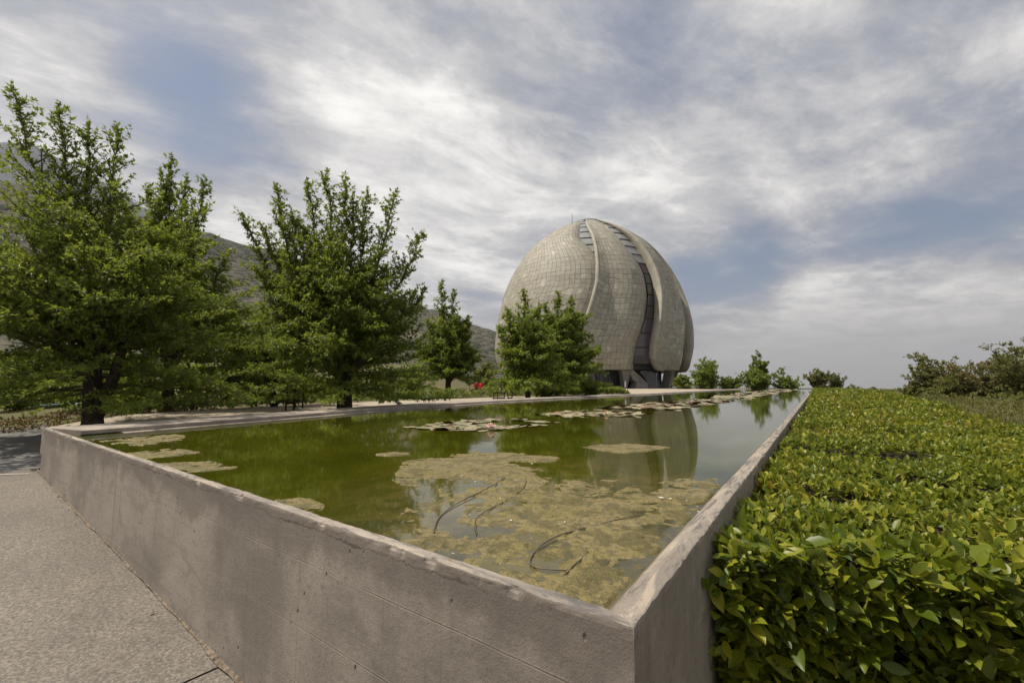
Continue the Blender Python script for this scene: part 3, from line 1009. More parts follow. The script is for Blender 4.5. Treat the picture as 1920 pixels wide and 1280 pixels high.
NU, NV = 13, 34
ANG = [-33.0, 3.0, 41.0, 78.5, 115.0, 152.0, 189.0, 226.0]
prng = np.random.default_rng(21)
panel_budget = 300
for wi, rot in enumerate(ANG):
    R_ = Matrix.Rotation(math.radians(rot), 3, 'Z')
    Rn = np.array(R_)
    turn = lambda P: P @ Rn.T
    nm = 'petal'
    WIDE = 62.0 if wi == 0 else 0.0
    NU = 34 if wi == 0 else 13
    uu = np.linspace(0, 1, 29); vv = np.linspace(0, 1, 64)
    U, Vv = np.meshgrid(uu, vv, indexing='ij')
    S = turn(wing_pt(U, Vv, -.14).reshape(-1, 3))
    back = turn(wing_pt(U, Vv, -.55).reshape(-1, 3))
    n1 = len(S)
    fc = grid_faces(29, 64)
    ring = [i * 64 for i in range(29)] + [28 * 64 + j for j in range(1, 64)] + [i * 64 + 63 for i in range(27, -1, -1)] + [j for j in range(62, 0, -1)]
    ring = np.array(ring); nx = np.roll(ring, -1)
    sk = np.stack([ring, nx, nx + n1, ring + n1], -1)
    petal = obj(nm, fast_mesh(nm, np.concatenate([S, back]), [fc, fc[:, ::-1] + n1, sk], True), M['joint'], temple)
    # rolled left rim of the petal, course by course
    ks = 34 / (34 + WIDE)
    pu = np.r_[np.zeros(80), np.linspace(0, .30, 24)[1:]] * ks
    pvv = np.r_[np.linspace(1, 0, 80), np.zeros(23)]
    E0 = wing_pt(pu, pvv, .02)
    Tn = norm(np.gradient(E0, axis=0))
    Rd = norm(E0 * [1, 1, 0])
    Wn = norm(np.cross(Tn, Rd))
    inn = wing_pt(np.minimum(pu + .07 * ks, 1), np.minimum(pvv + .03 * (pu > 0), 1), .02)
    sg = np.sign(((E0 - inn) * Wn).sum(1))[:, None]
    Wn = Wn * np.where(sg == 0, 1, sg)
    kz = np.minimum(1, prof(E0[:, 2]) / 11)[:, None] * np.r_[np.ones(80), np.linspace(1, .25, 23)][:, None]
    RM = np.stack([E0 - Wn * .25 * kz + Rd * .035, E0 + Rd * .04 * kz, E0 + Wn * .10 * kz - Rd * .06 * kz, E0 + Wn * .17 * kz - Rd * .35 * kz, E0 + Wn * .12 * kz - Rd * .9 * kz, E0 - Wn * .15 * kz - Rd * 1.6 * kz], 1).reshape(-1, 3)
    rim = obj('rim', fast_mesh('rim', turn(RM), [grid_faces(103, 6)], True), M['rim'], petal)
    # cladding panels: each a slab of its own, joints recessed
    ug = np.r_[0.015, np.linspace(.125 if wi else .05, .99, NU)]
    vg = np.linspace(0.002, .995, NV + 1)
    UG, VG = np.meshgrid(ug, vg, indexing='ij')
    amt = smooth(.62, .45, VG) * smooth(.05, .2, UG) * smooth(1.0, .85, UG)
    jit = prng.uniform(-1, 1, UG.shape + (2,))
    inb = np.zeros(UG.shape); inb[1:-1, 1:-1] = 1
    UG = UG + jit[..., 0] * .022 * amt * inb * 8 / NU + .012 * np.sin(VG * 30) * amt * inb * 8 / NU
    VG = VG + jit[..., 1] * .006 * inb * (.25 + amt)
    stuffV, stuffF, stuffM, so = [], [], [], 0
    for j in range(NV):
        for i in range(NU):
            quad = [(UG[i, j], VG[i, j]), (UG[i + 1, j], VG[i + 1, j]), (UG[i + 1, j + 1], VG[i + 1, j + 1]), (UG[i, j + 1], VG[i, j + 1])]
            q = np.array(quad)
            Pq = wing_pt(q[:, 0], q[:, 1], .02)
            mid = wing_pt(np.array([q[:, 0].mean()]), np.array([q[:, 1].mean()]), .02)[0]
            # edges follow the curve of the petal: one more point on each side
            em = [(q[0] + q[1]) / 2, (q[1] + q[2]) / 2, (q[2] + q[3]) / 2, (q[3] + q[0]) / 2]
            Em = wing_pt(np.array([e_[0] for e_ in em]), np.array([e_[1] for e_ in em]), .02)
            loop = np.array([Pq[0], Em[0], Pq[1], Em[1], Pq[2], Em[2], Pq[3], Em[3]])
            cen = loop.mean(0)
            dist = np.linalg.norm(loop - cen, axis=1)
            loop = cen + (loop - cen) * np.maximum(.3, 1 - .022 / dist)[:, None]
            flat = loop * .55 + .45 * (loop - np.outer((loop - cen) @ (nrm_ := np.cross(loop[2] - loop[6], loop[4] - loop[0])), nrm_) / (np.dot(nrm_, nrm_) + 1e-9))
            nrm_u = nrm_ / (np.linalg.norm(nrm_) + 1e-9)
            if np.dot(nrm_u, cen * [1, 1, 0]) < 0: nrm_u = -nrm_u
            top = flat + nrm_u * prng.uniform(-.006, .012)
            top = top + nrm_u * ((top - cen) @ np.array([0, 0, 1.]))[:, None] * prng.uniform(-.02, .02)
            bot = flat - nrm_u * .09
            VV = turn(np.concatenate([top, [top.mean(0) + nrm_u * .004], bot]))
            Fq = [(8, a_, (a_ + 1) % 8) for a_ in range(8)]
            Sq = [(a_, 9 + a_, 9 + (a_ + 1) % 8, (a_ + 1) % 8) for a_ in range(8)]
            rr_ = prng.random()
            lowpart = 1.0 if j < NV * .45 else .25
            mi = 4 if rr_ > 1 - .06 * lowpart - .012 else int(prng.choice([0, 1, 2, 3], p=[.16, .30, .34, .20]))
            single = panel_budget > 0 and ((wi == 1 and j >= 11) or (wi == 0 and i >= 24 and j >= 18))
            if single:
                me = bpy.data.meshes.new('panel')
                me.from_pydata([tuple(p) for p in VV], [], [f_[::-1] for f_ in Fq] + [s_ for s_ in Sq])
                me.update()
                obj('panel', me, PANEL_M[mi], petal); panel_budget -= 1
            else:
                stuffV.append(VV); stuffF.append((np.array(Fq)[:, ::-1] + so, np.array(Sq) + so)); stuffM.append(mi); so += len(VV)
    if stuffV:
        ft = np.concatenate([f_[0] for f_ in stuffF]); fs = np.concatenate([f_[1] for f_ in stuffF])
        mi_ = np.concatenate([np.repeat(stuffM, 8), np.repeat(stuffM, 8)])
        o = obj('panels', fast_mesh('panels', np.concatenate(stuffV), [ft, fs], False, mi_), PANEL_M, petal)
        o['kind'] = 'stuff'
    # the leg under the right end of the petal
    rowsL = []
    for t_ in np.linspace(0, 1, 8):
        z = 2.9 * (1 - t_) - .02
        uL = .70 + .13 * t_ ** .7
        th0 = el_(2.7) + (er_(2.7) - el_(2.7)) * uL; th1 = el_(2.7) + (er_(2.7) - el_(2.7)) * (1.0 - .05 * t_)
        r0 = (15.9 - 1.15 * t_ - .15) * SCL
        for th, r in ((th0, r0), ((th0 + th1) / 2, r0 + .1), (th1, r0 - .75), (th1, r0 - 1.5), (th0, r0 - 1.3)):
            rowsL.append(cyl(th, np.float64(r), z))
    mb = MB(); mb.add(turn(np.array(rowsL)), [tuple(f_) for f_ in grid_faces(8, 5, True)] + [tuple(range(5)), tuple(range(39, 34, -1))])
    mb.build('leg', M['temple_concrete'], petal)

# glazing between the petals: panes one by one, set between dark bars
for wi in range(7):
    a0, a1 = ANG[wi], ANG[wi + 1]
    zs_ = [3.5, 5.9, 8.0, 10.2, 12.2, 14.0, 15.8, 17.5, 19.2, 20.8, 22.3, 23.7, 25.1, 26.4, 27.5, 28.5]
    for z0, z1 in zip(zs_[:-1], zs_[1:]):
        Vp = []
        for z in (z0 + .07, (z0 + z1) / 2, z1 - .07):
            r = prof(z)
            k = min(1, r / 11)
            for th in (a0 + er_(z) - 2.5, a0 + er_(z) * .5 + (a1 - a0 + el_(z)) * .5, a1 + el_(z) + 2.0):
                Vp.append(cyl(th, np.float64(r - .80 * k), z))
        mb = MB(); mb.add(Vp, [tuple(f_) for f_ in grid_faces(3, 3)])
        mb.build('window_pane', M['glass_sky_sheen'] if z0 > 18.5 else (M['glass'] if z0 > 6.5 else M['glass_violet']), temple)
        z = z1
        r = prof(z); k = min(1, r / 11)
        P = np.array([cyl(a0 + er_(z) - 2.5 + (a1 - a0 + el_(z) - er_(z) + 4.5) * f_, np.float64(r - .72 * k), z) for f_ in np.linspace(0, 1, 4)])
        mb = MB(); mb.tube(P, .06, 6)
        mb.build('glazing_bar', M['metal'], temple)

# crown ring, mast, ground floor
mb = MB()
th = np.linspace(0, 2 * math.pi, 33)[:-1]
ringp = []
for r, z in ((2.6, 28.2), (2.9, 29.0), (2.7, 29.45), (1.6, 29.6), (.01, 29.65)):
    ringp += [(r * math.cos(a_), r * math.sin(a_), z) for a_ in th]
mb.add(ringp, [tuple(f_) for f_ in grid_faces(5, 32, True)])
mb.build('oculus_cap', M['metal'], temple, True)
mb = MB(); mb.tube([(-3.0, -1.0, 28.0), (-3.0, -1.0, 29.4), (-3.0, -1.0, 31.2)], [.05, .04, .02], 6)
mb.build('lightning_mast', M['metal'], temple)


def ring_wall(name, r0, r1, z0, z1, mat, n=72):
    V = []
    a_ = np.linspace(0, 2 * math.pi, n + 1)[:-1]
    for r, z in ((r1, z0), (r1, z1), (r0, z1), (r0, z0)):
        V += [(r * math.cos(t_), r * math.sin(t_), z) for t_ in a_]
    V = np.array(V)
    fc = np.concatenate([grid_faces(4, n, True), np.stack([np.arange(n) + 3 * n, (np.arange(n) + 1) % n + 3 * n, (np.arange(n) + 1) % n, np.arange(n)], -1)])
    mb = MB(); mb.add(V, fc)
    return mb.build(name, mat, temple)


ring_wall('balcony_band', 13.0, 14.6, 3.75, 6.1, M['glass_violet'])
ring_wall('soffit', 9.0, 14.3, 2.75, 3.7, M['metal'])
gl = ring_wall('ground_floor_glazing', 11.6, 11.7, .02, 2.75, M['glass'], 54)
for a_ in np.linspace(0, 2 * math.pi, 55)[:-1]:
    mb = MB(); mb.box((11.8 * math.cos(a_), 11.8 * math.sin(a_), 1.38), (.10, .10, 2.7), a_)
    mb.build('mullion', M['metal'], gl)
ring_wall('inner_core', 6.0, 8.0, 0, 26.0 * .1 + 1.0, M['temple_concrete'], 36)
# entrance: a sloping concrete wedge (stair) beside a rounded glass porch
def entrance(rotdeg):
    R3 = np.array(Matrix.Rotation(math.radians(rotdeg), 3, 'Z'))
    V = []
    outl = [(-1.9, 2.75), (-1.1, 2.85), (1.3, .95), (1.6, .85), (1.6, 0), (-.6, 0), (-.35, .9), (-.9, 1.2), (-1.5, 2.1)]
    for y in (-14.2, -12.6):
        V += [(x_, y, z) for x_, z in outl]
    n = len(outl)
    Fs = [tuple(range(n)), tuple(range(2 * n - 1, n - 1, -1))] + [(i, (i + 1) % n, n + (i + 1) % n, n + i) for i in range(n)]
    mb = MB(); mb.add(np.array(V) @ R3.T, Fs)
    mb.build('entrance_stair', M['temple_concrete'], temple)
    V = []
    for y in (-13.9, -12.2):
        V += [(x_, y, z) for x_, z in ((1.7, 0), (3.3, 0), (3.35, 1.6), (3.1, 2.2), (2.5, 2.5), (1.0, 2.6), (.4, 2.45), (1.7, 1.0))]
    Fs = [tuple(range(8)), tuple(range(15, 7, -1))] + [(i, (i + 1) % 8, 8 + (i + 1) % 8, 8 + i) for i in range(8)]
    mb = MB(); mb.add(np.array(V) @ R3.T, Fs)
    mb.build('glass_porch', M['glass'], temple)


for rotdeg in (19.5, -20.5):
    entrance(rotdeg)
# terrace with two broad steps round the temple
for r, z0, z1 in ((23.5, -.6, .10), (21.5, .0, .24)):
    pass
ring_wall('terrace', 4.0, 21.0, -.5, -.004, M['plaza'], 96)['label'] = 'pale round terrace'
ring_wall('step', 21.02, 22.2, -.5, -.03, M['temple_concrete'], 96)
# ==== PART4

# ------------------------------------------------------------------ leaves and trees
def leaf_simple():
    V = np.array([(0, 0, 0), (.42, .30, .10), (.40, -.30, .10), (.55, 0, .0), (1, 0, -.06)], float)
    return V, [np.array([(0, 3, 1), (0, 2, 3), (3, 4, 1), (2, 4, 3)])]


def leaf_oak():
    """a lobed leaf, folded a little along the midrib"""
    V = np.array([(0, 0, 0), (.50, .27, .07), (.60, .09, .02), (1.0, .0, -.05), (.60, -.09, .02), (.50, -.27, .07)], float)
    return V, [np.array([(0, 2, 1), (0, 3, 2), (0, 4, 3), (0, 5, 4)])]


def leaf_ovate():
    """a glossy pointed oval leaf with a folded midrib and a curl"""
    V = np.array([(0, 0, 0), (.35, 0, -.03), (.70, 0, -.02), (1.0, 0, -.10), (.14, .13, .02), (.36, .235, .05), (.64, .215, .05), (.86, .10, -.02), (.14, -.13, .02), (.36, -.235, .05), (.64, -.215, .05), (.86, -.10, -.02)], float)
    return V, [np.array([(0, 1, 4), (1, 5, 4), (1, 2, 5), (2, 6, 5), (2, 7, 6), (2, 3, 7), (0, 8, 1), (1, 8, 9), (1, 9, 2), (2, 9, 10), (2, 10, 11), (2, 11, 3)])]


def frames(Dx, up):
    """rotation matrices whose x axis is Dx and whose z axis leans towards up"""
    x = Dx / (np.linalg.norm(Dx, axis=1)[:, None] + 1e-9)
    y = np.cross(up, x); y /= np.linalg.norm(y, axis=1)[:, None] + 1e-9
    z = np.cross(x, y)
    return np.stack([x, y, z], -1)


def scatter(name, tpl, P, R, S, mat, parent=None, smooth_=False):
    V0, F0 = tpl
    V = np.einsum('nij,kj->nki', R, V0) * S[:, None, None] + P[:, None, :]
    k = len(V0)
    off = (np.arange(len(P)) * k)[:, None, None]
    fc = [(f_[None] + off).reshape(-1, f_.shape[1]) for f_ in F0]
    return obj(name, fast_mesh(name, V.reshape(-1, 3), fc, smooth_), mat, parent)


def clusters(r, C, A, n, size, spread=1.0, upbias=.4, jitter=.02):
    """n leaves radiating round every cluster centre C with axis A"""
    m = len(C)
    A = norm(A)
    ref = np.where(np.abs(A[:, 2:3]) < .9, np.array([[0, 0, 1.]]), np.array([[1., 0, 0]]))
    B = norm(np.cross(A, ref)); B2 = np.cross(A, B)
    az = (np.arange(n)[None] / n * 2 * np.pi + r.uniform(0, 6.28, (m, 1)) + r.normal(0, .35, (m, n)))[..., None]
    tilt = r.uniform(.25, 1.25, (m, n))[..., None] * spread
    D = A[:, None] * np.cos(tilt) + (B[:, None] * np.cos(az) + B2[:, None] * np.sin(az)) * np.sin(tilt)
    D = D.reshape(-1, 3)
    P = np.repeat(C, n, 0) + r.normal(0, jitter, (m * n, 3))
    up = np.repeat(A, n, 0) * .6 + np.array([0, 0, upbias + .4]) + r.normal(0, .45, (m * n, 3))
    S = size * np.repeat(r.uniform(.75, 1.25, m), n) * r.uniform(.5, 1.15, m * n)
    return P, frames(D, up), S


def branch(r, p0, d0, length, n=7, up=0.0, wob=.12):
    P = [np.array(p0, float)]
    d = np.array(d0, float); d /= np.linalg.norm(d)
    for i in range(n):
        d = d + r.normal(0, wob, 3) + np.array([0, 0, up])
        d /= np.linalg.norm(d)
        P.append(P[-1] + d * length / n)
    return np.array(P)


def make_tree(name, label, base, tops, seed, skirt_r, skirt_h=(.5, 2.2), n_skirt=26, leaf=.095, per=5, cat='tree', group=None,
              trunk_r=.11, mat='oak', dens=1.0, lat_len=1.0, twin=None, tpl=None, z_leaf0=.22, node_gap=.085):
    """an oak: trunk, a fan of upright leaders to the given tops, tiers of laterals, leaf clusters along the twigs"""
    r = np.random.default_rng(seed)
    root = empty(name, base)
    tag(root, label, cat, group)
    wood = MB(); trunk = MB()
    base = np.array(base, float)
    tops = [np.array(t_) - base for t_ in tops]
    main = list(tops)
    for i in range(len(main) // 2 + 1):      # lesser leaders between the main ones
        a_, b_ = main[r.integers(len(main))], main[r.integers(len(main))]
        f_ = r.uniform(.25, .75)
        m_ = a_ * f_ + b_ * (1 - f_)
        m_[:2] += r.normal(0, .28, 2)
        m_[2] *= r.uniform(.72, .93)
        tops.append(m_)
    H = max(t_[2] for t_ in tops)
    fork = min(.9, H * .16)
    ctr = np.mean([t_[:2] for t_ in tops], 0) * .12
    tk = np.array([(0, 0, -.15), (0, 0, .05), (ctr[0] * .3, ctr[1] * .3, fork * .6), (ctr[0] * .6, ctr[1] * .6, fork), (ctr[0], ctr[1], fork + H * .12)])
    trunk.tube(tk, [trunk_r * 1.35, trunk_r * 1.1, trunk_r, trunk_r * .95, trunk_r * .7], 10)
    if twin is not None:
        trunk.tube(np.array([(0, .02, 0.0), np.array(twin) * .45, np.array(twin), np.array(twin) * 1.5 + (0, 0, .3)]), [trunk_r * .8, trunk_r * .72, trunk_r * .6, trunk_r * .45], 9)
    C, A, W = [], [], []

    def leafy(P, start, gap=node_gap):
        seg = np.r_[0, np.cumsum(np.linalg.norm(np.diff(P, axis=0), axis=1))]
        s_ = np.arange(seg[-1] * start + r.uniform(0, gap), seg[-1] + gap * .5, gap / dens)
        if not len(s_):
            return
        s_ = np.minimum(s_, seg[-1])
        X = np.stack([np.interp(s_, seg, P[:, k]) for k in range(3)], -1)
        T = norm(np.gradient(P, axis=0))
        Tt = np.stack([np.interp(s_, seg, T[:, k]) for k in range(3)], -1)
        side = r.normal(0, .55, X.shape)
        C.append(X + r.normal(0, .015, X.shape)); A.append(Tt + side)

    def lateral(p, d, L, up, rad, start=.15, sub=True, gap=node_gap):
        P = branch(r, p, d, L, 7, up, .10)
        P[:, 2] = np.maximum(P[:, 2], z_leaf0 + .06)
        wood.tube(P, np.linspace(rad, .004, len(P)), 4)
        leafy(P, start, gap)
        if not sub:
            return
        n = max(3, int(L / .13))
        T = norm(np.gradient(P, axis=0))
        for j in range(n):
            f_ = .16 + .82 * (j + r.uniform(0, 1)) / n
            x = np.array([np.interp(f_ * (len(P) - 1), range(len(P)), P[:, k]) for k in range(3)])
            t_ = T[min(int(f_ * len(P)), len(P) - 1)]
            sgn = 1 if j % 2 else -1
            hor = np.cross(t_, [0, 0, 1.]); hor /= np.linalg.norm(hor) + 1e-9
            dd = t_ * .75 + hor * sgn * r.uniform(.6, 1.1) + np.array([0, 0, r.uniform(-.15, .35)])
            l2 = (.18 + .42 * L * (1 - f_) * .6) * r.uniform(.6, 1.15)
            l2 = min(l2, .75)
            Q = branch(r, x, dd, l2, 3, .03, .16)
            if dens > .9 and j % 3 == 0:
                wood.tube(Q, np.linspace(max(.004, rad * .35), .002, len(Q)), 3)
            leafy(Q, .12, gap)

    for t_ in tops:
        # leader: leaves the trunk low, swings out, then rises
        z0 = r.uniform(.6, 1.0) * fork + .05
        p0 = np.array([ctr[0] * z0, ctr[1] * z0, z0])
        f_ = np.linspace(0, 1, 14)
        bend = r.uniform(.75, 1.0)
        L = np.c_[p0[0] + (t_[0] - p0[0]) * f_ ** bend, p0[1] + (t_[1] - p0[1]) * f_ ** bend, p0[2] + (t_[2] - p0[2]) * f_ ** 1.08]
        L[1:-1] += r.normal(0, .03, (12, 3))
        wood.tube(L, np.r_[np.linspace(trunk_r * .5, trunk_r * .18, 6), np.linspace(trunk_r * .16, .004, 8)], 6)
        leafy(L, .32, node_gap * .36)
        hl = t_[2]
        n = int(23 * hl / 3.5 * dens ** .5 + 6)
        for j in range(n):
            g_ = .16 + .80 * (j + r.uniform(0, 1)) / n
            x = np.array([np.interp(g_ * 13, range(14), L[:, k]) for k in range(3)])
            a_ = j * 2.4 + r.uniform(-.4, .4)
            elev = math.radians(6 + 58 * g_ + r.uniform(-10, 10))
            out = np.array([math.cos(a_), math.sin(a_), 0]) + np.r_[L[8][:2] * .12, 0]
            d = out * math.cos(elev) + np.array([0, 0, math.sin(elev)])
            ll = lat_len * (1.75 * (1 - g_) ** 1.2 + .07) * r.uniform(.65, 1.2)
            lateral(x, d, ll, .03, .012 + .01 * (1 - g_))
    for j in range(n_skirt):
        a_ = j * 2.39996 + r.uniform(-.2, .2)
        f_ = (j + .5) / n_skirt
        z = skirt_h[0] + (skirt_h[1] - skirt_h[0]) * f_ ** 1.25
        L = skirt_r * (1 - .45 * f_) * r.uniform(.78, 1.08)
        d = np.array([math.cos(a_), math.sin(a_), -.02 + .35 * f_])
        lateral(np.array([ctr[0] * .5, ctr[1] * .5, z]), d, L, -.036 + .055 * f_, .016, .10, True, node_gap * .72)
    C = np.concatenate(C); A = np.concatenate(A)
    keep = C[:, 2] > z_leaf0
    C, A = C[keep], A[keep]
    P, R, S = clusters(r, C, A, per, leaf, 1.0, .35, .012)
    tr = trunk.build('trunk', M['bark'], root, True)
    wood.build('limbs', M['twig'], tr, True, False)
    scatter('crown', tpl or leaf_oak(), P, R, S, M[mat], root)
    return len(P)


T_OAK, T_SIMPLE, T_OV = leaf_oak(), leaf_simple(), leaf_ovate()
G_OAK = 'young oak trees beside the pool'
total = 0
total += make_tree('oak_tree', 'largest dark green oak with forked trunk at the left end of the pool', (-6.74, 7.4, PLAZA),
          [at(25, 158, 7.2), at(110, 195, 7.5), at(165, 228, 7.7), at(218, 232, 8.0), at(-90, 400, 7.0), at(60, 440, 6.2), at(290, 430, 7.6), at(-160, 420, 7.6), at(160, 470, 6.0)],
          101, 2.75, (.46, 3.0), 72, .084, 5, group=G_OAK, trunk_r=.125, twin=(.36, -.08, .75), lat_len=1.1)
total += make_tree('oak_tree', 'oak with pointed crown rising just behind the largest oak', (-8.41, 11.2, PLAZA),
          [at(322, 288, 11.2), at(385, 330, 11.4), at(280, 345, 11.0), at(350, 330, 11.8), at(430, 470, 11.0), at(230, 380, 11.8)],
          102, 2.9, (.5, 3.2), 44, .128, 4, group=G_OAK, trunk_r=.13, lat_len=1.15, dens=.7)
total += make_tree('oak_tree', 'broad oak with many upright shoots standing alone by the pool edge', (-3.92, 10.75, PLAZA),
          [at(452, 400, 10.6), at(515, 345, 10.8), at(575, 335, 11.0), at(612, 318, 10.7), at(648, 328, 10.5), at(690, 352, 10.9), at(742, 355, 10.7), at(795, 435, 10.9), at(800, 540, 10.8), at(640, 520, 9.6), at(480, 510, 10.2)],
          103, 2.6, (.46, 3.1), 76, .092, 5, group=G_OAK, trunk_r=.16, lat_len=1.05)
total += make_tree('oak_tree', 'low bushy oak filling the gap behind the two large oaks', (-7.0, 13.5, PLAZA),
          [at(440, 590, 13.5), at(490, 570, 13.6), at(520, 600, 13.0), at(400, 600, 13.8)],
          104, 2.6, (.45, 2.0), 40, .145, 4, group=G_OAK, trunk_r=.09, dens=.8)
total += make_tree('oak_tree', 'smaller oak with thin top shoots right of the broad oak', (-3.4, 24.3, PLAZA),
          [at(828, 528, 24.3), at(852, 545, 24.5), at(800, 600, 24.0), at(880, 605, 24.2), at(780, 640, 24.5), at(885, 660, 24.3)],
          105, 2.0, (.95, 3.6), 44, .20, 4, group=G_OAK, trunk_r=.15, dens=.5, lat_len=1.15, z_leaf0=.6)
total += make_tree('oak_tree', 'left of the paired oaks in front of the temple', (.69, 19.9, PLAZA),
          [at(950, 580, 19.9), at(982, 543, 20.1), at(1010, 575, 19.6), at(935, 610, 20.2), at(1020, 640, 19.2)],
          106, 2.1, (.45, 3.4), 54, .18, 4, group=G_OAK, trunk_r=.11, dens=.55, lat_len=.95, z_leaf0=.4)
total += make_tree('oak_tree', 'right of the paired oaks in front of the temple', (2.41, 24.3, PLAZA),
          [at(1045, 545, 24.3), at(1072, 556, 24.0), at(1098, 600, 24.6), at(1022, 570, 24.5), at(1125, 655, 24.2)],
          107, 3.2, (.5, 4.0), 62, .20, 4, group=G_OAK, trunk_r=.14, dens=.5, lat_len=1.1, z_leaf0=.5)
print('tree leaves', total)


def make_shrub(name, label, x, y, h, wdt, seed, mat='oak', leaf=.12, n_stem=9, cat='shrub', group=None, dens=.8, per=5, spiky=.5, z=None, gaps=1.0):
    r = np.random.default_rng(seed)
    zg = float(ground_z(x, y)) - .05 if z is None else z
    root = empty(name, (x, y, zg))
    tag(root, label, cat, group)
    wood = MB()
    C, A = [], []
    for j in range(n_stem):
        a_ = j * 2.4 + r.uniform(-.3, .3)
        k = (j + .6) / n_stem
        d = np.array([math.cos(a_) * k * wdt / h * 1.5, math.sin(a_) * k * wdt / h * 1.5, 1.0])
        L = h * r.uniform(.75, 1.08) * (1 - .30 * k)
        P = branch(r, (0, 0, 0), d, L * math.hypot(1, k * wdt / h), 8, .05, .14)
        wood.tube(P, np.linspace(.012 * h + .008, .004, len(P)), 5)
        n = max(5, int(L / .16))
        for i in range(n):
            f_ = .04 + .96 * ((i + r.uniform(0, 1)) / n) ** 1.15
            x0 = np.array([np.interp(f_ * 8, range(9), P[:, q]) for q in range(3)])
            aa = r.uniform(0, 6.28)
            dd = np.array([math.cos(aa), math.sin(aa), r.uniform(-.1, .9) * (spiky + .5)])
            Q = branch(r, x0, dd, (.12 + .48 * wdt * (1 - .5 * f_)) * r.uniform(.4, 1.1), 4, .04, .2)
            if i % 3 == 0:
                wood.tube(Q, np.linspace(.010, .003, len(Q)), 3)
            s_ = np.linspace(.15, 1, max(2, int(5 * dens + 1)))
            X = np.stack([np.interp(s_ * 4, range(5), Q[:, q]) for q in range(3)], -1)
            C.append(X + r.normal(0, .03 * gaps, X.shape)); A.append(np.tile(dd + (0, 0, .4), (len(X), 1)) + r.normal(0, .5, X.shape))
    C = np.concatenate(C); A = np.concatenate(A)
    keep = C[:, 2] > .03
    P, R, S = clusters(r, C[keep], A[keep], per, leaf, 1.1, .3, .03)
    wood.build('stems', M['twig'], root, False, False)
    scatter('foliage', T_SIMPLE, P, R, S, M[mat], root)
    return root


# ==== PART5

# ------------------------------------------------------------------ the clipped hedge along the right wall
def to_xy(t_, o_):
    return PB[0] + SD[0] * t_ + SN[0] * o_, PB[1] + SD[1] * t_ + SN[1] * o_


HB = np.array([(7.9, 6.6), (13.7, 14.0), (24.4, 28.7), (46, 65.0)])
HB_t = (HB - PB) @ SD; HB_o = (HB - PB) @ SN
o_max = lambda t_: np.interp(t_, np.r_[-2, HB_t, 90], np.r_[HB_o[0] + 1.0, HB_o, HB_o[-1]])
t_front = lambda o_: .74 + .36 * o_ + .10 * np.sin(o_ * 3.1)


def hedge_z(t_, o_):
    z = -.045 + .105 * (fbm(t_ * 1.15 + 3, o_ * .40, 3) - .5) + .10 * (fbm(t_ * .35, o_ * .3 + 9, 2) - .5)
    z = z + .085 * (fbm(t_ * 4.2, o_ * 3.2 + 4, 2) - .5) - .10 * smooth(.60, .72, fbm(t_ * 1.9 + 11, o_ * 1.1 + 2, 3))
    z = z - .005 * o_
    z = z - .35 * smooth(.18, -.02, t_ - t_front(o_)) ** 1.5          # rounded front shoulder
    z = z - .10 * smooth(.12, .0, o_)
    z = z - .55 * smooth(-.8, .1, o_ - o_max(t_))
    return z


hedge = empty('clipped_hedge', (*to_xy(6.0, 2.0), -.8))
tag(hedge, 'broad clipped hedge of glossy green leaves along the right wall', 'hedge')


def hpart(o):
    o.parent = hedge
    o.matrix_parent_inverse = Matrix.Translation(hedge.location).inverted()
    return o


hr = np.random.default_rng(77)
HP, HR, HS, far_P, far_R, far_S = [], [], [], [], [], []
# (nearest, farthest, shoots per square metre, leaf length)
for r0, r1, den, lf in ((.6, 2.4, 820, .053), (2.4, 4.5, 680, .049), (4.5, 8, 400, .056), (8, 15, 175, .080), (15, 30, 48, .138), (30, 75, 16, .225)):
    t_hi = min(r1, 64.0)
    area = (t_hi + .5) * (r1 * .8 + 1)
    n = int(area * den)
    t_ = hr.uniform(.2, t_hi, n); o_ = hr.uniform(.0, r1 * .85 + 1, n)
    x, y = to_xy(t_, o_)
    dist = np.hypot(x, y); az = np.degrees(np.arctan2(x, y))
    ok = (dist >= r0) & (dist < r1) & (o_ < o_max(t_)) & (t_ > t_front(o_)) & (az < 58) & (t_ < 63)
    t_, o_, x, y = t_[ok], o_[ok], x[ok], y[ok]
    z = hedge_z(t_, o_) - np.abs(hr.normal(0, .022, len(t_)))
    C = np.c_[x, y, z]
    A = np.c_[hr.normal(0, .38, (len(t_), 2)), np.ones(len(t_))]
    edge = smooth(.25, .0, t_ - t_front(o_))[:, None]
    A = A + edge * np.r_[-SD * .9, 0]
    A = A - smooth(.12, .0, o_)[:, None] * np.r_[SN * .5, 0]
    P, R, S = clusters(hr, C, A, 5, lf, 1.05, .3, .010)
    if r1 <= 4.5:
        HP.append(P); HR.append(R); HS.append(S)
    else:
        far_P.append(P); far_R.append(R); far_S.append(S)
# the shaded front face of the hedge, larger old leaves, and the thin left flank
n = 2700
o_ = hr.uniform(.03, 3.2, n); zz = hr.uniform(-.84, -.06, n) ** 1.0
t_ = t_front(o_) + hr.uniform(-.05, .10, n) + .10 * smooth(-.25, -.8, zz)
x, y = to_xy(t_, o_)
A = np.c_[np.tile(-SD + SN * .25, (n, 1)), np.full(n, .55)] + hr.normal(0, .45, (n, 3))
P, R, S = clusters(hr, np.c_[x, y, zz], A, 5, .074, 1.0, .5, .012)
HP.append(P); HR.append(R); HS.append(S)
n = 900
t_ = .85 + hr.uniform(0, 1, n) ** 1.8 * 7; o_ = hr.uniform(.015, .07, n); zz = hr.uniform(-.6, -.07, n)
x, y = to_xy(t_, o_ + .25 * smooth(-.2, -.55, zz))
A = np.c_[np.tile(-SN * .6 - SD * .4, (n, 1)), np.full(n, .8)] + hr.normal(0, .35, (n, 3))
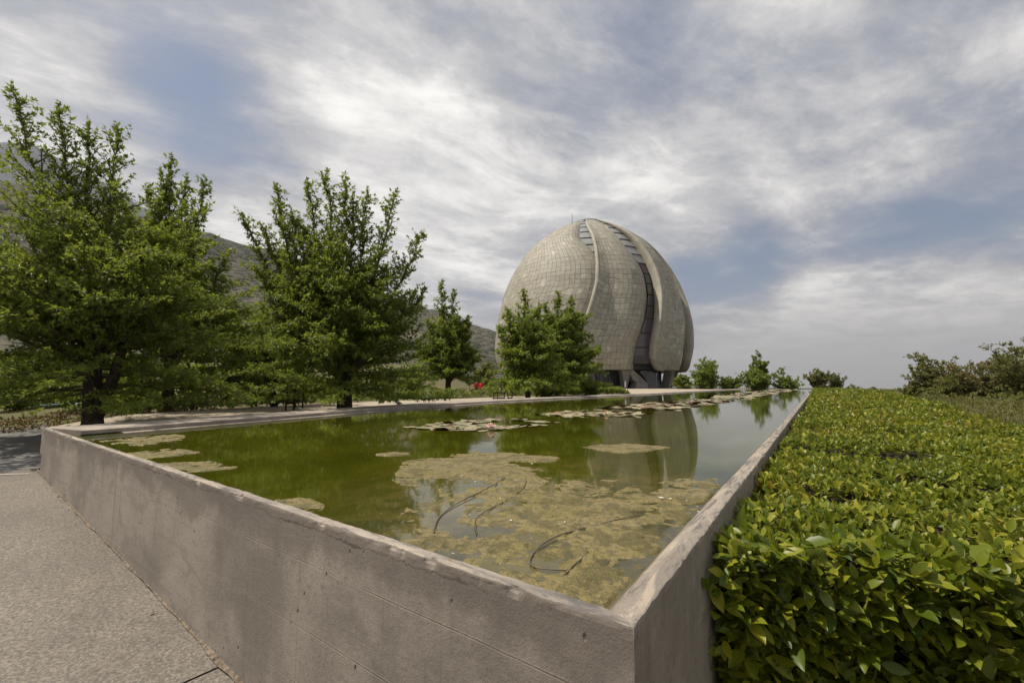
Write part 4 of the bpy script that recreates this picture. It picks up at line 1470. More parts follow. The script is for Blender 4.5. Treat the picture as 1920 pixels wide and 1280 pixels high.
P, R, S = clusters(hr, np.c_[x, y, zz], A, 4, .062, 1.0, .5, .010)
HP.append(P); HR.append(R); HS.append(S)
HP, HR, HS = np.concatenate(HP), np.concatenate(HR), np.concatenate(HS)
# the 300 leaves that show largest are leaves of their own
fx, fy, fz = HP[:, 0], HP[:, 1] * math.cos(PITCH) + (HP[:, 2] - CAM_Z) * math.sin(PITCH), -HP[:, 1] * math.sin(PITCH) + (HP[:, 2] - CAM_Z) * math.cos(PITCH)
ppx, ppy = CX + F_PX * fx / fy, CY - F_PX * fz / fy
inview = (fy > .2) & (ppx > 1350) & (ppx < 1935) & (ppy > 800) & (ppy < 1300)
score = np.where(inview, HS / np.maximum(fy, .1), 0)
front_ok = (HP - np.array([0, 0, CAM_Z]))
big = np.argsort(-score)[:1400]
big = hr.permutation(big)[:300]
lm = fast_mesh('leaf', T_OV[0], T_OV[1], True)
lm.materials.append(M['hedge'])
for i in big:
    o = bpy.data.objects.new('leaf', lm)
    COL.objects.link(o)
    o.parent = hedge
    Mx = Matrix([[*(HR[i][k] * HS[i]), HP[i][k] - hedge.location[k]] for k in range(3)] + [[0, 0, 0, 1]])
    o.matrix_basis = Mx
rest = np.ones(len(HP), bool); rest[big] = False
o = hpart(scatter('foliage', T_OV, HP[rest], HR[rest], HS[rest], M['hedge'], None, True)); o['kind'] = 'stuff'
far_P, far_R, far_S = np.concatenate(far_P), np.concatenate(far_R), np.concatenate(far_S)
o = hpart(scatter('far_foliage', T_SIMPLE, far_P, far_R, far_S, M['hedge'])); o['kind'] = 'stuff'
print('hedge leaves', len(HP), len(far_P))
# the woody inside of the hedge
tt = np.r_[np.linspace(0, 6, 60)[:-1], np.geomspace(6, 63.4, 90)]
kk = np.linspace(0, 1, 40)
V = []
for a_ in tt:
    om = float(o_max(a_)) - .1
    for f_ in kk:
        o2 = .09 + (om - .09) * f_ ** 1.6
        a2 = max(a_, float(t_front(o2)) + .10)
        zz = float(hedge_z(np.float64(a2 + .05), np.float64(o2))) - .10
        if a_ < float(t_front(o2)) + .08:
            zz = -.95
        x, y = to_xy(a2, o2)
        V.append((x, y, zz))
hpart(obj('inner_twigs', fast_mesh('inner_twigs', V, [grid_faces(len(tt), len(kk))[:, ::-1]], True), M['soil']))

# ------------------------------------------------------------------ floating plants
def value_mat_sheet(name, label, poly, seed, cell, thr=.5, h=.010, soft=.25, cat='algae', small=False):
    poly = np.array(poly)
    lo, hi = poly.min(0) - .15, poly.max(0) + .15
    nx, ny = int((hi[0] - lo[0]) / cell) + 2, int((hi[1] - lo[1]) / cell) + 2
    X, Y = np.meshgrid(np.linspace(lo[0], hi[0], nx), np.linspace(lo[1], hi[1], ny), indexing='ij')
    dmin = np.full(X.shape, 9.)
    for i in range(len(poly)):
        a_, b_ = poly[i], poly[(i + 1) % len(poly)]
        ab = b_ - a_
        t_ = np.clip(((X - a_[0]) * ab[0] + (Y - a_[1]) * ab[1]) / (ab @ ab), 0, 1)
        dmin = np.minimum(dmin, np.hypot(X - a_[0] - ab[0] * t_, Y - a_[1] - ab[1] * t_))
    sd = np.where(in_poly(X, Y, poly), dmin, -dmin)
    k = np.clip(sd / soft, -1, 1)
    f_ = fbm(X * 3.4 + seed, Y * 3.4, 4) * .40 + fbm(X * 11 + seed, Y * 11, 3) * .32 + fbm(X * 36 + seed, Y * 36, 3) * .28
    fld = (f_ - thr) * 5.0 + k * .36
    q_in = (X - PA[0]) * FN[0] + (Y - PA[1]) * FN[1]
    o_in = -((X - PB[0]) * SN[0] + (Y - PB[1]) * SN[1])
    fld = np.where((sd < -soft * .6) | (q_in < .125) | (o_in < .125), -1.0, fld)
    bumps = fbm(X * 28 + seed, Y * 28, 3)
    z = WATER + np.clip(fld, -.6, .5) * h * 1.6 + np.where(fld > 0, (bumps - .45) * h * .9 * np.clip(fld * 4, 0, 1), 0) - .0008
    fc = grid_faces(nx, ny)
    kp = (fld.ravel()[fc] > -.12).any(1)
    V = np.stack([X, Y, z], -1).reshape(-1, 3)
    if small:            # keep the one connected island that floats here
        lab_ = np.arange(len(V)); ff = fc[kp]
        for _ in range(400):
            m_ = lab_[ff].min(1); new = lab_.copy()
            np.minimum.at(new, ff.ravel(), np.repeat(m_, 4))
            if (new == lab_).all(): break
            lab_ = new
        ids, cnt = np.unique(lab_[ff[:, 0]], return_counts=True)
        kp[np.where(kp)[0][lab_[ff[:, 0]] != ids[cnt.argmax()]]] = False
    used = np.unique(fc[kp]); mp = np.zeros(len(V), int); mp[used] = np.arange(len(used))
    base = V[used].mean(0); base[2] = WATER
    me = fast_mesh(name, V[used] - base, [mp[fc[kp]][:, ::1]], True)
    if me.polygons[0].normal.z < 0:
        me.flip_normals()
    o = obj(name, me, M['algae'])
    o.location = base
    return tag(o, label, cat)


mat_a = [(-.66, 3.3), (-.3, 3.72), (.05, 3.6), (.15, 3.2), (.12, 2.75), (.3, 2.55), (.6, 2.6), (.8, 2.4), (.75, 2.05), (.62, 1.75), (.42, 1.55), (.25, 1.33), (.1, 1.22), (0, 1.33), (-.13, 1.45), (-.33, 1.52),
         (-.22, 1.75), (-.30, 1.95), (-.42, 2.0), (-.22, 2.25), (-.30, 2.6), (-.58, 2.7)]
value_mat_sheet('algae_mat', 'large tan floating algae mat in the near corner of the pool', mat_a, 1.0, .0105, .475, .008, .20)
G_ALG = 'floating algae mats'
for lab, poly, sd, thr in (
        ('thin tan algae island floating over the temple reflection', [(.66, 4.06), (.85, 4.2), (1.04, 4.25), (1.33, 4.08), (1.1, 3.9), (.9, 3.8)], 9.0, .38),
        ('patchy algae mat reaching towards the right wall', [(.72, 2.5), (1.0, 2.75), (1.25, 3.05), (1.45, 3.35), (1.55, 3.25), (1.3, 2.85), (1.0, 2.4), (.8, 2.25)], 15.0, .56),
        ('bright ribbon of algae right of the large mat', [(.60, 2.28), (.8, 2.42), (.98, 2.40), (1.0, 2.30), (.8, 2.22)], 22.0, .36),
        ('algae patch near the left end of the front wall', [(-3.2, 3.75), (-2.9, 3.95), (-2.6, 3.75), (-2.75, 3.5), (-3.0, 3.55)], 31.0, .45),
        ('narrow algae strip along the front wall, left part', [(-2.45, 3.2), (-2.2, 3.3), (-1.9, 3.1), (-2.05, 3.0), (-2.3, 3.05)], 37.0, .45),
        ('small algae scrap floating alone on the green water', [(-1.02, 3.68), (-.95, 3.72), (-.88, 3.70), (-.94, 3.65)], 41.0, .30),
        ('algae scrap against the middle of the front wall', [(-1.15, 2.2), (-1.0, 2.22), (-.9, 2.1), (-1.0, 2.02), (-1.15, 2.1)], 47.0, .45),
        ('algae fringe in the far left corner of the pool', [(-4.1, 4.6), (-3.7, 5.1), (-3.3, 4.6), (-3.1, 4.2), (-3.6, 4.3)], 53.0, .52),
        ('olive algae fleck just beyond the large mat', [(.10, 3.45), (.16, 3.55), (.30, 3.50), (.26, 3.38), (.15, 3.38)], 61.0, .33)):
    tag(value_mat_sheet('algae_mat', lab, poly, sd, .014, thr, .009, .10, 'algae', True), group=G_ALG)

# lily pads
def pad_mesh(kind):
    n = 15
    V = [(0, 0, .002)]
    for i in range(n):
        a_ = .22 + (2 * math.pi - .44) * i / (n - 1)
        r_ = 1 + .04 * math.sin(3 * a_ + kind)
        lift = (.05 * kind if kind < 2 else .45 * max(0, math.sin(a_ - .5)) ** 2)
        V.append((r_ * math.cos(a_), r_ * math.sin(a_), lift * .5 + .02 * math.sin(5 * a_ + kind)))
    me = bpy.data.meshes.new('lily_pad')
    me.from_pydata(V, [], [(0, i, i + 1) for i in range(1, n)])
    me.materials.append(M['pad'])
    me.update()
    return me


PADS = [pad_mesh(k) for k in (0, 1, 2)]
lr = np.random.default_rng(8)


def lily_patch(label, poly, n, size, stuff=False):
    poly = np.array(poly)
    c = poly.mean(0)
    root = empty('water_lily', (c[0], c[1], WATER))
    tag(root, label, 'water lily', 'water lily patches')
    lo, hi = poly.min(0), poly.max(0)
    cand = lr.uniform(lo, hi, (9000, 2))
    cand = cand[in_poly(cand[:, 0], cand[:, 1], poly) & (fbm(cand[:, 0] * 1.4, cand[:, 1] * 1.4, 2) > .36)]
    pts = np.zeros((n, 2)); m_ = 0
    for p in cand:
        if m_ and (((pts[:m_] - p) ** 2).sum(1) < (size * 1.18) ** 2).any():
            continue
        pts[m_] = p; m_ += 1
        if m_ == n:
            break
    pts = pts[:m_]
    Vs, Fs, off = [], [], 0
    for i, p in enumerate(pts):
        k = 2 if lr.random() < .17 else int(lr.random() < .5)
        s_ = size * lr.uniform(.7, 1.25)
        Mx = Matrix.Translation((p[0] - c[0], p[1] - c[1], .004 + .003 * (i % 4))) @ Matrix.Rotation(lr.uniform(0, 6.28), 4, 'Z') @ Matrix.Rotation(lr.normal(0, .09), 4, 'X') @ Matrix.Scale(s_, 4)
        if stuff:
            for v in PADS[k].vertices:
                Vs.append(tuple(Mx @ v.co))
            Fs += [tuple(a_ + off for a_ in f_.vertices) for f_ in PADS[k].polygons]
            off += len(PADS[k].vertices)
        else:
            o = bpy.data.objects.new('pad', PADS[k]); COL.objects.link(o); o.parent = root; o.matrix_basis = Mx
    if stuff:
        me = bpy.data.meshes.new('pads'); me.from_pydata(Vs, [], Fs); me.update()
        o = obj('pads', me, M['pad'], root); o['kind'] = 'stuff'
    return root


def lily_flower(root, x, y, s_, z=WATER):
    l = root.location
    fl = bpy.data.objects.new('flower', None)
    ob = None
    mb = MB()
    for ring_, (n, tilt, L) in enumerate(((8, .35, 1.0), (7, .85, .9), (6, 1.2, .75))):
        for i in range(n):
            a_ = 2 * math.pi * (i + ring_ * .5) / n
            d = np.array([math.cos(a_), math.sin(a_), 0]); w_ = np.array([-math.sin(a_), math.cos(a_), 0])
            up = np.array([0, 0, 1.])
            m_ = d * math.cos(tilt) + up * math.sin(tilt)
            b = np.array([x - l[0], y - l[1], z - l[2] + .02]) + d * .1 * s_
            mb.add([b, b + m_ * .55 * L * s_ + w_ * .20 * s_, b + m_ * .5 * L * s_ - up * .05 * s_, b + m_ * .55 * L * s_ - w_ * .20 * s_, b + m_ * L * s_ + up * .05 * s_], [(0, 2, 1), (0, 3, 2), (1, 2, 4), (2, 3, 4)])
    f_ = mb.build('flower', M['pink'], root)
    mb = MB()
    c = np.array([x - l[0], y - l[1], z - l[2] + .05])
    mb.tube([c, c + (0, 0, .25 * s_), c + (0, 0, .4 * s_)], [.16 * s_, .2 * s_, .05 * s_], 8)
    mb.build('stamens', M['yellow'], f_)


p1 = lily_patch('nearest lily patch, crowded pads with one large pink flower', [(-1.4, 5.95), (-1.0, 6.6), (-.5, 7.05), (.1, 7.2), (.66, 6.55), (.2, 6.0), (-.35, 5.5), (-.9, 5.6)], 210, .085)
lily_flower(p1, -.26, 5.66, .085)
p2 = lily_patch('second lily patch in front of the paired oaks reflection', [(.45, 8.4), (1.0, 9.2), (1.9, 9.8), (2.6, 8.75), (2.0, 8.0), (1.25, 7.6)], 200, .10)
lily_flower(p2, 1.7, 8.3, .06)
p3 = lily_patch('third lily patch stretching across the middle of the pool', [(2.1, 10.7), (3.4, 12.6), (5.0, 14.4), (7.7, 17.0), (7.5, 15.6), (5.2, 12.3), (3.4, 10.0)], 290, .14)
for fx_, fy_ in ((5.5, 14.0),):
    lily_flower(p3, fx_, fy_, .07)
p4 = lily_patch('farthest band of lily pads reaching the end of the pool', [(5.7, 15.8), (9.0, 21.0), (13.5, 27.5), (20, 37), (28.5, 49.5), (29.8, 47.4), (22, 36.5), (15.5, 27), (9.4, 18.25)], 900, .22, True)
for fx_, fy_ in ((11, 22.5), (16, 30), (22, 39)):
    lily_flower(p4, fx_, fy_, .11)


# hoses lying in the near water, floating debris
def curve_pts(P, n=40):
    P = np.array(P, float)
    t_ = np.linspace(0, len(P) - 1, n)
    Q = np.stack([np.interp(t_, range(len(P)), P[:, k]) for k in range(2)], -1)
    for _ in range(14):
        Q[1:-1] = Q[1:-1] * .4 + (Q[:-2] + Q[2:]) * .3
    return Q


for lab, P in (('thin black hose curling out of the algae near the front wall', [(.16, 1.40), (.08, 1.41), (.05, 1.44), (.055, 1.52), (.11, 1.66), (.25, 1.80), (.39, 1.89), (.56, 1.98)]),
               ('thin black hose bending through the middle of the algae mat', [(.08, 2.75), (.075, 2.5), (.0, 2.28), (-.10, 2.08), (-.16, 1.92), (-.13, 1.74)]),
               ('thin black hose along the left edge of the algae mat', [(-.04, 2.74), (-.16, 2.38), (-.27, 2.14), (-.31, 1.95), (-.29, 1.74)]),
               ('short black hose end in the algae below the longest hose', [(.25, 1.56), (.20, 1.46), (.14, 1.36)])):
    Q = curve_pts(P)
    mb = MB()
    zc_ = WATER + .0060 + .0022 * np.sin(np.linspace(0, 11, len(Q)) + Q[:, 0] * 9)
    mb.tube(np.c_[Q, zc_], .0021, 7)
    tag(mb.build('hose', M['hose'], None, True), lab, 'hose', 'hoses in the pool')
dr = np.random.default_rng(4)
V, Fc = [], []
for i in range(60):
    p = np.array([dr.uniform(-.6, 1.1), dr.uniform(1.35, 3.7)])
    if not in_poly(p[:1], p[1:], np.array(mat_a) * [1.1, 1.0])[0]:
        continue
    s_ = dr.uniform(.003, .009) * (2.0 if dr.random() < .12 else 1)
    a_ = dr.uniform(0, 6.28)
    d = np.array([math.cos(a_), math.sin(a_)]) * s_; e_ = np.array([-d[1], d[0]]) * dr.uniform(.3, .8)
    b = len(V); z = WATER + .013
    for c_ in (d, e_, -d, -e_):
        V.append((p[0] + c_[0], p[1] + c_[1], z + dr.uniform(0, .004)))
    Fc.append((b, b + 1, b + 2, b + 3))
me = bpy.data.meshes.new('petal_debris'); me.from_pydata(V, [], Fc); me.update()
tag(obj('petal_debris', me, M['white']), 'scattered white petals and flakes on the large algae mat', 'petals', kind='stuff')

# ------------------------------------------------------------------ shrubs, grass and ground cover
G_FAR = 'shrubs beyond the far end of the pool'
G_RIGHT = 'shrubs on the slope right of the hedge'
G_BACK = 'shrubs behind the gravel path'


def base_at(px, py_base, depth):
    p = at(px, py_base, depth)
    return p[0], p[1], p[2]


def shrub_px(name, label, px, ytop, ybase, depth, wpx, seed, **kw):
    x, y, zb = base_at(px, ybase, depth)
    h = at(px, ytop, depth)[2] - zb
    zg = float(ground_z(x, y)) - .12
    h = h + (zb - zg) if zg < zb else h
    return make_shrub(name, label, x, y, h * .93, wpx / F_PX * depth * .5, seed, z=min(zg, zb), **kw)


shrub_px('bush', 'rounded yellow green bush at the right foot of the temple', 1281, 700, 730, 60, 51, 201, mat='yellowleaf', leaf=0.31, n_stem=17, group=G_FAR, dens=.8, spiky=.1)
shrub_px('bush', 'light green spreading bush right of the yellow green bush', 1325, 672, 731, 58, 93, 202, mat='oak', leaf=0.31, n_stem=18, group=G_FAR, dens=.8)
shrub_px('bush', 'low green bush between the spreading bush and the sapling', 1366, 705, 730, 57, 66, 203, mat='oak', leaf=0.29, n_stem=15, group=G_FAR, dens=.8)
shrub_px('sapling', 'tall slim sapling with pointed top beyond the pool end', 1428, 655, 730, 57, 45, 204, mat='oak', leaf=0.29, n_stem=10, group=G_FAR, cat='tree', dens=.8)
shrub_px('bush', 'dark bush around the foot of the slim sapling', 1418, 690, 730, 55, 99, 205, mat='oak', leaf=0.29, n_stem=17, group=G_FAR, dens=.8)
shrub_px('bush', 'green bush right of the slim sapling', 1474, 702, 729, 56, 75, 206, mat='oak', leaf=0.29, n_stem=16, group=G_FAR, dens=.8)
shrub_px('bush', 'grey olive bush at the far right corner of the pool', 1535, 688, 729, 60, 54, 207, mat='olive', leaf=0.29, n_stem=15, group=G_FAR, dens=.8)
shrub_px('bush', 'small forked olive bush beside the pool corner bush', 1567, 699, 729, 60, 39, 208, mat='olive', leaf=0.26, n_stem=12, group=G_FAR, dens=.8)
for i, (px, yt, dp, wp_, lab) in enumerate(((1603, 718, 62, 40, 'low dark shrub just right of the forked olive bush'), (1640, 724, 58, 44, 'middle of the low dark shrubs behind the hedge crest'), (1672, 731, 52, 36, 'low dark shrub nearest the right hand thicket'))):
    shrub_px('low_shrub', lab, px, yt, 742, dp, wp_, 220 + i, mat='olive', leaf=.22, n_stem=9, group=G_FAR, spiky=.1)
shrub_px('bush', 'tallest light olive bush at the left of the right hand thicket', 1752, 655, 748, 27, 99, 231, mat='olive', leaf=0.172, n_stem=18, group=G_RIGHT, dens=1.0, gaps=1.5)
shrub_px('bush', 'small dark bush at the left foot of the thicket', 1712, 715, 748, 27, 54, 232, mat='olive', leaf=0.161, n_stem=15, group=G_RIGHT, dens=1.0)
shrub_px('bush', 'brownish dry bush in the middle of the thicket', 1830, 664, 752, 24, 121, 233, mat='brownleaf', leaf=0.149, n_stem=19, group=G_RIGHT, dens=1.0)
shrub_px('bush', 'olive bush behind the dry bush', 1880, 650, 752, 25, 108, 234, mat='olive', leaf=0.161, n_stem=18, group=G_RIGHT, dens=1.0)
shrub_px('bush', 'tall olive bush at the right edge of the picture', 1925, 616, 752, 22, 108, 235, mat='olive', leaf=0.149, n_stem=18, group=G_RIGHT, dens=1.0)
shrub_px('bush', 'dark olive bush low in front of the tallest light olive bush', 1780, 700, 756, 24, 81, 236, mat='olive', leaf=0.149, n_stem=16, group=G_RIGHT, dens=1.0)

BACKS = [(30, 640, 772, 14.5, 150, 'dark shrub at the left edge behind the largest oak'), (130, 660, 770, 15.0, 140, 'dark shrub behind the forked trunk of the largest oak'), (230, 650, 768, 16, 150, 'dark green shrub between the two left oak trunks'),
         (360, 650, 764, 17, 160, 'shrub right of the pointed oak trunk'), (450, 660, 760, 18, 150, 'shrub left of the stake frame'), (560, 680, 757, 19, 130, 'shrub behind the stake frame'),
         (650, 690, 754, 21, 140, 'shrub behind the trunk of the broad oak'), (720, 680, 750, 25, 100, 'shrub right of the trunk of the broad oak'),
         (775, 670, 744, 30, 90, 'shrub left of the smaller oak'), (905, 668, 738, 60, 70, 'pale shrub behind the two people'), (962, 680, 742, 30, 40, 'shrub left of the paired oaks'), (1085, 680, 738, 30, 60, 'shrub behind the right one of the paired oaks')]
for i, (px, yt, yb, dp, wp_, lab) in enumerate(BACKS):
    shrub_px('bush', lab, px, yt, yb, dp, wp_, 250 + i, mat='olive' if i in (9,) else 'oak', leaf=.13 + dp * .004, n_stem=13, group=G_BACK, dens=.7, per=4, spiky=.1)
shrub_px('bush', 'low dense bush filling the gap between the paired oaks', 1022, 668, 746, 22.5, 130, 271, mat='oak', leaf=.17, n_stem=15, group=G_BACK, dens=1.0, per=4, spiky=.4)
shrub_px('bush', 'bright yellow green bush at the right foot of the paired oaks', 1110, 722, 746, 25, 60, 270, mat='yellowleaf', leaf=.13, n_stem=13, group=G_BACK, dens=1.2, spiky=0)


def scatter_leaves(name, label, cat, r, X, Y, Z, size, mat, axis_up=1.0, per=4, kind='stuff', spread=1.1):
    A = np.c_[r.normal(0, .5, (len(X), 2)), np.full(len(X), axis_up)]
    P, R, S = clusters(r, np.c_[X, Y, Z], A, per, size, spread, .3, .02)
    o = scatter(name, T_SIMPLE, P, R, S, M[mat])
    return tag(o, label, cat, kind=kind)


# green ground cover along the outer edge of the gravel
r = np.random.default_rng(31)
E_ = PLAZA_EDGE
ds = np.r_[0, np.cumsum(np.linalg.norm(np.diff(E_, axis=0), axis=1))]
n = 6000
s_ = r.uniform(0, 1, n) ** 1.15 * min(ds[-1], 62)
ex, ey = np.interp(s_, ds, E_[:, 0]), np.interp(s_, ds, E_[:, 1])
tx, ty = np.gradient(E_[:, 0]), np.gradient(E_[:, 1]); tl = np.hypot(tx, ty)
nx_, ny_ = np.interp(s_, ds, -ty / tl), np.interp(s_, ds, tx / tl)
off = .15 + np.abs(r.normal(0, 1.1, n)) + (fbm(s_ * .7, s_ * 0 + 2, 2) - .4) * .6
left_bare = smooth(7.0, 9.5, s_)
kp = (r.random(n) < left_bare) & (off > 0.05)
gx, gy = (ex + nx_ * off)[kp], (ey + ny_ * off)[kp]
gz = ground_z(gx, gy) + r.uniform(.0, .30, len(gx)) * (.6 + .8 * fbm(gx * .8, gy * .8, 2))
scatter_leaves('ground_cover', 'strip of bright green ground cover along the far edge of the gravel path', 'ground cover', r, gx, gy, gz, .13, 'yellowleaf', 1.0, 4)
# a low clipped bed in front of the temple
n = 2600
bx = r.uniform(2.2, 7.2, n); by = 27 + (bx - 2.2) * .35 + r.uniform(-.9, .9, n)
scatter_leaves('ground_cover', 'low green bed ending at the white marker post before the temple', 'ground cover', r, bx, by, ground_z(bx, by) + r.uniform(.05, .38, n) * smooth(7.4, 6.6, bx), .14, 'oak', 1.0, 4)
# brown leaf litter bank at the left
n = 3200
s_ = r.uniform(0, 10.5, n); off = r.uniform(-.05, 1.6, n) ** 1.0
lx = np.interp(s_, ds, E_[:, 0]) + np.interp(s_, ds, -ty / tl) * off; ly = np.interp(s_, ds, E_[:, 1]) + np.interp(s_, ds, tx / tl) * off
scatter_leaves('leaf_litter', 'bank of fallen brown leaves behind the gravel at the left', 'leaf litter', r, lx, ly, ground_z(lx, ly) - .06 + .16 * smooth(0, .8, off) + r.uniform(0, .03, n), .075, 'litter', .5, 3, spread=1.4)


# dry grass right of the hedge
def blade():
    V = np.array([(0, -.02, 0), (0, .02, 0), (.10, -.016, .45), (.10, .016, .45), (.30, 0, 1.0)], float)
    return V, [np.array([(0, 1, 3), (0, 3, 2), (2, 3, 4)])]


n = 30000
t_ = 3 + 40 * r.uniform(0, 1, n) ** 1.5
o_ = o_max(t_) - .25 + np.abs(r.normal(0, 1, n)) * (1.2 + t_ * .13)
x, y = to_xy(t_, o_)
clump = fbm(x * .9, y * .9, 3)
kp = (np.degrees(np.arctan2(x, y)) < 56) & (r.random(n) < smooth(.35, .55, clump))
x, y, t_ = x[kp], y[kp], t_[kp]
a_ = r.uniform(0, 6.28, len(x))
D = np.c_[np.cos(a_), np.sin(a_), np.zeros(len(x))]
R = np.stack([D, np.c_[-np.sin(a_), np.cos(a_), np.zeros(len(x))], np.tile([0, 0, 1.], (len(x), 1))], -1)
S = r.uniform(.15, .50, len(x)) * (.4 + .9 * clump[kp])
tag(scatter('dry_grass', blade(), np.c_[x, y, ground_z(x, y) - .05], R * np.array([1, 1, 1]), S, M['dry']), 'tall dry yellowish grass between the hedge and the right hand thicket', 'grass', kind='stuff')

n = 5200
t_ = 3 + 40 * r.uniform(0, 1, n) ** 1.4
o_ = o_max(t_) - .2 + np.abs(r.normal(0, 1, n)) * (1.0 + t_ * .12)
x, y = to_xy(t_, o_)
hum = fbm(x * .7 + 5, y * .7, 3)
kp = (np.degrees(np.arctan2(x, y)) < 56) & (hum > .42)
x, y, hum = x[kp], y[kp], hum[kp]
scatter_leaves('scrub', 'low olive scrub on the bank between the hedge and the right hand thicket', 'scrub', r, x, y, ground_z(x, y) + r.uniform(0, 1, len(x)) * (hum - .38) * 2.4, .12, 'olive', 1.0, 5)
# weeds and grit at the foot of the front wall
n = 60
s_ = r.uniform(0, 6.0, n)
w_ = [PA + FD * a_ - FN * r.uniform(.01, .05) for a_ in s_]
w_ = np.array(w_)
tag(scatter('weeds', T_SIMPLE, *clusters(r, np.c_[w_, ground_z(w_[:, 0], w_[:, 1]) + .006], np.tile([0, 0, 1.], (n, 1)) + r.normal(0, .3, (n, 3)), 3, .014, 1.1), M['dry']), 'tiny dry weeds in the joint along the front wall', 'weeds', kind='stuff')

# a few dry leaves blown onto the paving
n = 16
s_ = r.uniform(.2, 5.0, n); q_ = r.uniform(.1, 2.6, n) ** 1.2
w_ = np.array([PA + FD * a_ - FN * b_ for a_, b_ in zip(s_, q_)])
a_ = r.uniform(0, 6.28, n)
D = np.c_[np.cos(a_), np.sin(a_), r.uniform(-.1, .2, n)]
tag(scatter('fallen_leaves', T_OV, np.c_[w_, ground_z(w_[:, 0], w_[:, 1]) + .012], frames(D, np.tile([0, 0, 1.], (n, 1)) + r.normal(0, .25, (n, 3))), r.uniform(.018, .04, n), M['litter']), 'a few dry leaves blown onto the paving', 'leaves', kind='stuff')

# ------------------------------------------------------------------ small things
def stake_frame(label, posts, h, rails, seed):
    """dark stakes joined by rails, set round a young tree"""
    r = np.random.default_rng(seed)
    c = np.mean(posts, 0)
    root = empty('stake_frame', (c[0], c[1], PLAZA))
    tag(root, label, 'stake frame', 'dark wooden stake frames on the gravel')
    for p in posts:
        mb = MB(); mb.tube([(p[0] - c[0], p[1] - c[1], -.1), (p[0] - c[0], p[1] - c[1], h * .5), (p[0] - c[0] + r.normal(0, .01), p[1] - c[1], h)], [.022, .021, .019], 7)
        mb.build('stake', M['darkwood'], root)
    for i, j, z in rails:
        a_, b_ = np.array(posts[i]) - c, np.array(posts[j]) - c
        mid = (a_ + b_) / 2; L = np.linalg.norm(b_ - a_)
        mb = MB(); mb.box((mid[0], mid[1], z), (L + .03, .035, .045), math.atan2((b_ - a_)[1], (b_ - a_)[0]))
        mb.build('rail', M['darkwood'], root)


q = lambda px, dp: tuple(at(px, 770, dp)[:2])
stake_frame('dark stake frame left of the broad oak trunk', [q(535.5, 10.75), q(550.5, 10.95), q(567, 11.9), q(553, 12.1)], .78, [(0, 1, .17), (1, 2, .17), (2, 3, .19), (3, 0, .18)], 1)
stake_frame('dark stake frame in front of the paired oaks', [q(925, 18.9), q(933, 20.0), q(945.5, 19.0), q(952.5, 19.3), q(960, 19.6)], .27, [(0, 1, .26), (1, 2, .26), (0, 2, .05), (3, 4, .04)], 2)


def bird(label, px, depth, face):
    x, y = at(px, 757, depth)[:2]
    root = empty('bird', (x, y, PLAZA)); root.rotation_euler = (0, 0, face)
    tag(root, label, 'bird', 'birds on the gravel path')
    mb = MB()
    mb.tube([(-.17, 0, .075), (-.11, 0, .085), (-.05, 0, .095), (.02, 0, .105), (.07, 0, .125), (.10, 0, .155), (.115, 0, .18), (.135, 0, .192), (.158, 0, .188), (.172, 0, .182)],
            [.008, .020, .042, .050, .040, .024, .021, .022, .014, .003], 10)
    mb.build('body', M['bird'], root, True)
    for s_ in (-1, 1):
        mb = MB(); mb.tube([(.01, s_ * .02, .07), (0, s_ * .022, .035), (.005, s_ * .022, .004), (.035, s_ * .024, .003)], [.007, .004, .004, .003], 6)
        mb.build('leg', M['rust'], root)
    mb = MB()
    for s_ in (-1, 1):
        mb.tube([(.05, s_ * .042, .11), (-.02, s_ * .052, .105), (-.10, s_ * .03, .085), (-.15, s_ * .012, .08)], [.012, .018, .012, .003], 6)
    mb.build('wings', M['metal'], root, True)


bird('dark bird on the gravel nearer the broad oak', 746.5, 12.9, 2.6)
bird('dark bird farther along the gravel towards the smaller oak', 797, 16.0, .6)

# marker post
x, y = at(1173, 739, 27.0)[:2]
root = empty('marker_post', (x, y, PLAZA)); tag(root, 'thin rusty marker post with a white top before the temple', 'post')
mb = MB(); mb.tube([(0, 0, -.1), (0, 0, .45)], .018, 8); mb.build('stem', M['rust'], root)
mb = MB(); mb.box((0, 0, .62), (.06, .03, .36)); mb.build('plate', M['white'], root)

# teal pipe along the litter bank
mb = MB()
P = np.array([at(70, 772, 12.4), at(110, 771.5, 12.3), at(150, 771, 12.2), at(200, 769, 12.3)])
P[:, 2] = ground_z(P[:, 0], P[:, 1]) + .12
mb.tube(P, .022, 8)
tag(mb.build('water_pipe', M['bluepipe'], None, True), 'pale teal pipe lying along the leaf litter bank', 'pipe')


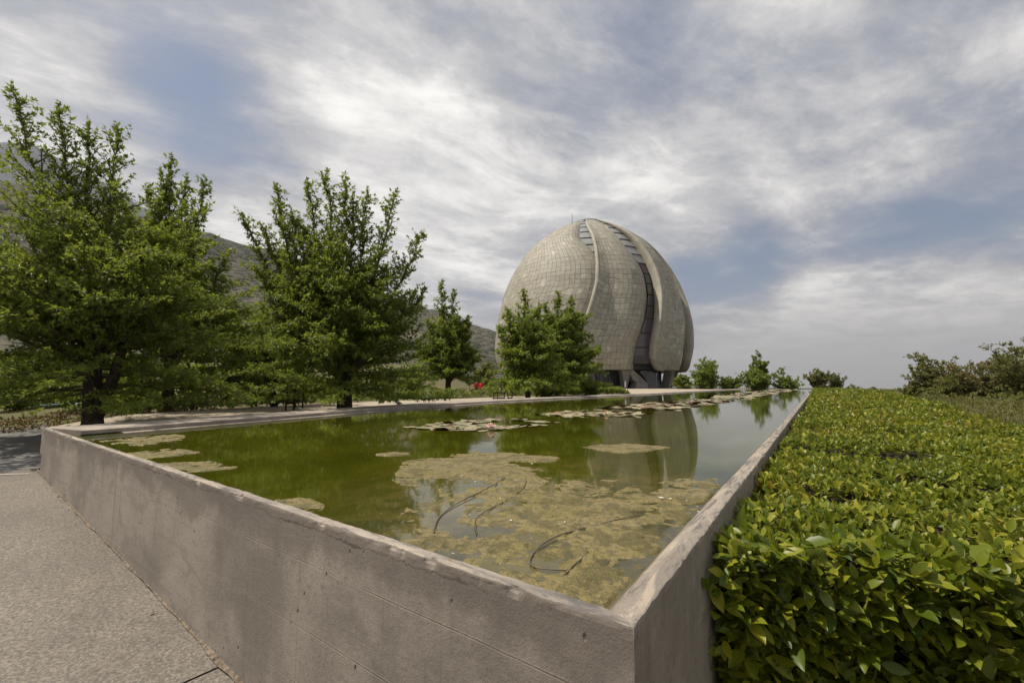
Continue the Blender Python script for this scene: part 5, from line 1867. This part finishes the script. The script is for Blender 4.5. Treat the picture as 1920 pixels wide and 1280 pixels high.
# two people in red far back on the slope
def person(label, px, depth, turn, arm):
    x, y, _ = at(px, 730, depth)
    zt = at(px, 714, depth)[2]
    zg = zt - 1.70
    root = empty('person', (x, y, zg)); root.rotation_euler = (0, 0, turn)
    tag(root, label, 'person', 'people in red shirts')
    verts = [(0, 0, .92), (0, 0, 1.12), (0, 0, 1.36), (0, 0, 1.50), (0, -.01, 1.60), (0, -.005, 1.68),
             (.20, 0, 1.40), (.25, -.03, 1.13), (.22, -.20 * arm, .93), (.21, -.26 * arm, .85), (-.20, 0, 1.40), (-.25, .02, 1.13), (-.24, -.05, .88), (-.24, -.07, .80),
             (.10, 0, .86), (.11, -.04, .48), (.11, .03, .08), (.12, -.12, .03), (-.10, 0, .86), (-.11, .05, .48), (-.11, .10, .08), (-.12, -.05, .03)]
    edges = [(0, 1), (1, 2), (2, 3), (3, 4), (4, 5), (2, 6), (6, 7), (7, 8), (8, 9), (2, 10), (10, 11), (11, 12), (12, 13), (0, 14), (14, 15), (15, 16), (16, 17), (0, 18), (18, 19), (19, 20), (20, 21)]
    rad_ = [.15, .14, .16, .06, .095, .085, .07, .05, .04, .035, .07, .05, .04, .035, .10, .065, .045, .04, .10, .065, .045, .04]
    me = bpy.data.meshes.new('body'); me.from_pydata(verts, edges, []); me.update()
    o = obj('body', me, [M['skin'], M['redpaint'], M['trouser']], root)
    md = o.modifiers.new('skin', 'SKIN')
    for v, rr in zip(me.skin_vertices[0].data, rad_):
        v.radius = (rr, rr * .85)
    me.skin_vertices[0].data[0].use_root = True
    o.modifiers.new('sub', 'SUBSURF').levels = 1
    dg = bpy.context.evaluated_depsgraph_get()
    me2 = bpy.data.meshes.new_from_object(o.evaluated_get(dg))
    o.modifiers.clear(); o.data = me2
    for p in me2.polygons:
        c_ = p.center
        p.material_index = 0 if c_.z > 1.46 or (abs(c_.x) > .19 and c_.z < 1.16) else (1 if c_.z > .93 else 2)
        p.use_smooth = True
    mb = MB()
    th_ = np.linspace(0, 2 * math.pi, 15)[:-1]
    V = []
    for r_, z in ((.17, 1.685), (.11, 1.70), (.105, 1.77), (.06, 1.80), (.005, 1.805)):
        V += [(r_ * math.cos(a_), r_ * math.sin(a_), z) for a_ in th_]
    mb.add(V, [tuple(f_) for f_ in grid_faces(5, 14, True)])
    mb.build('hat', M['white'], root, True)


person('person in a red shirt and pale hat, left of the pair', 893.5, 47, .4, .3)
person('person in a red shirt and pale hat, right of the pair', 902.5, 46, -.3, 1.0)

# ------------------------------------------------------------------ the hazy air over the valley
m, t, out = material('valley_haze')
pv = t.new('ShaderNodeVolumePrincipled')
pv.inputs['Color'].default_value = (.76, .79, .86, 1)
pv.inputs['Density'].default_value = 1.0e-4
pv.inputs['Anisotropy'].default_value = .25
t.l.new(pv.outputs[0], out.inputs['Volume'])
mb = MB(); mb.box((0, 0, 400), (32000, 32000, 1500))
hz = mb.build('haze', m)
tag(hz, 'pale smog hanging over the valley and hills', 'haze', kind='stuff')
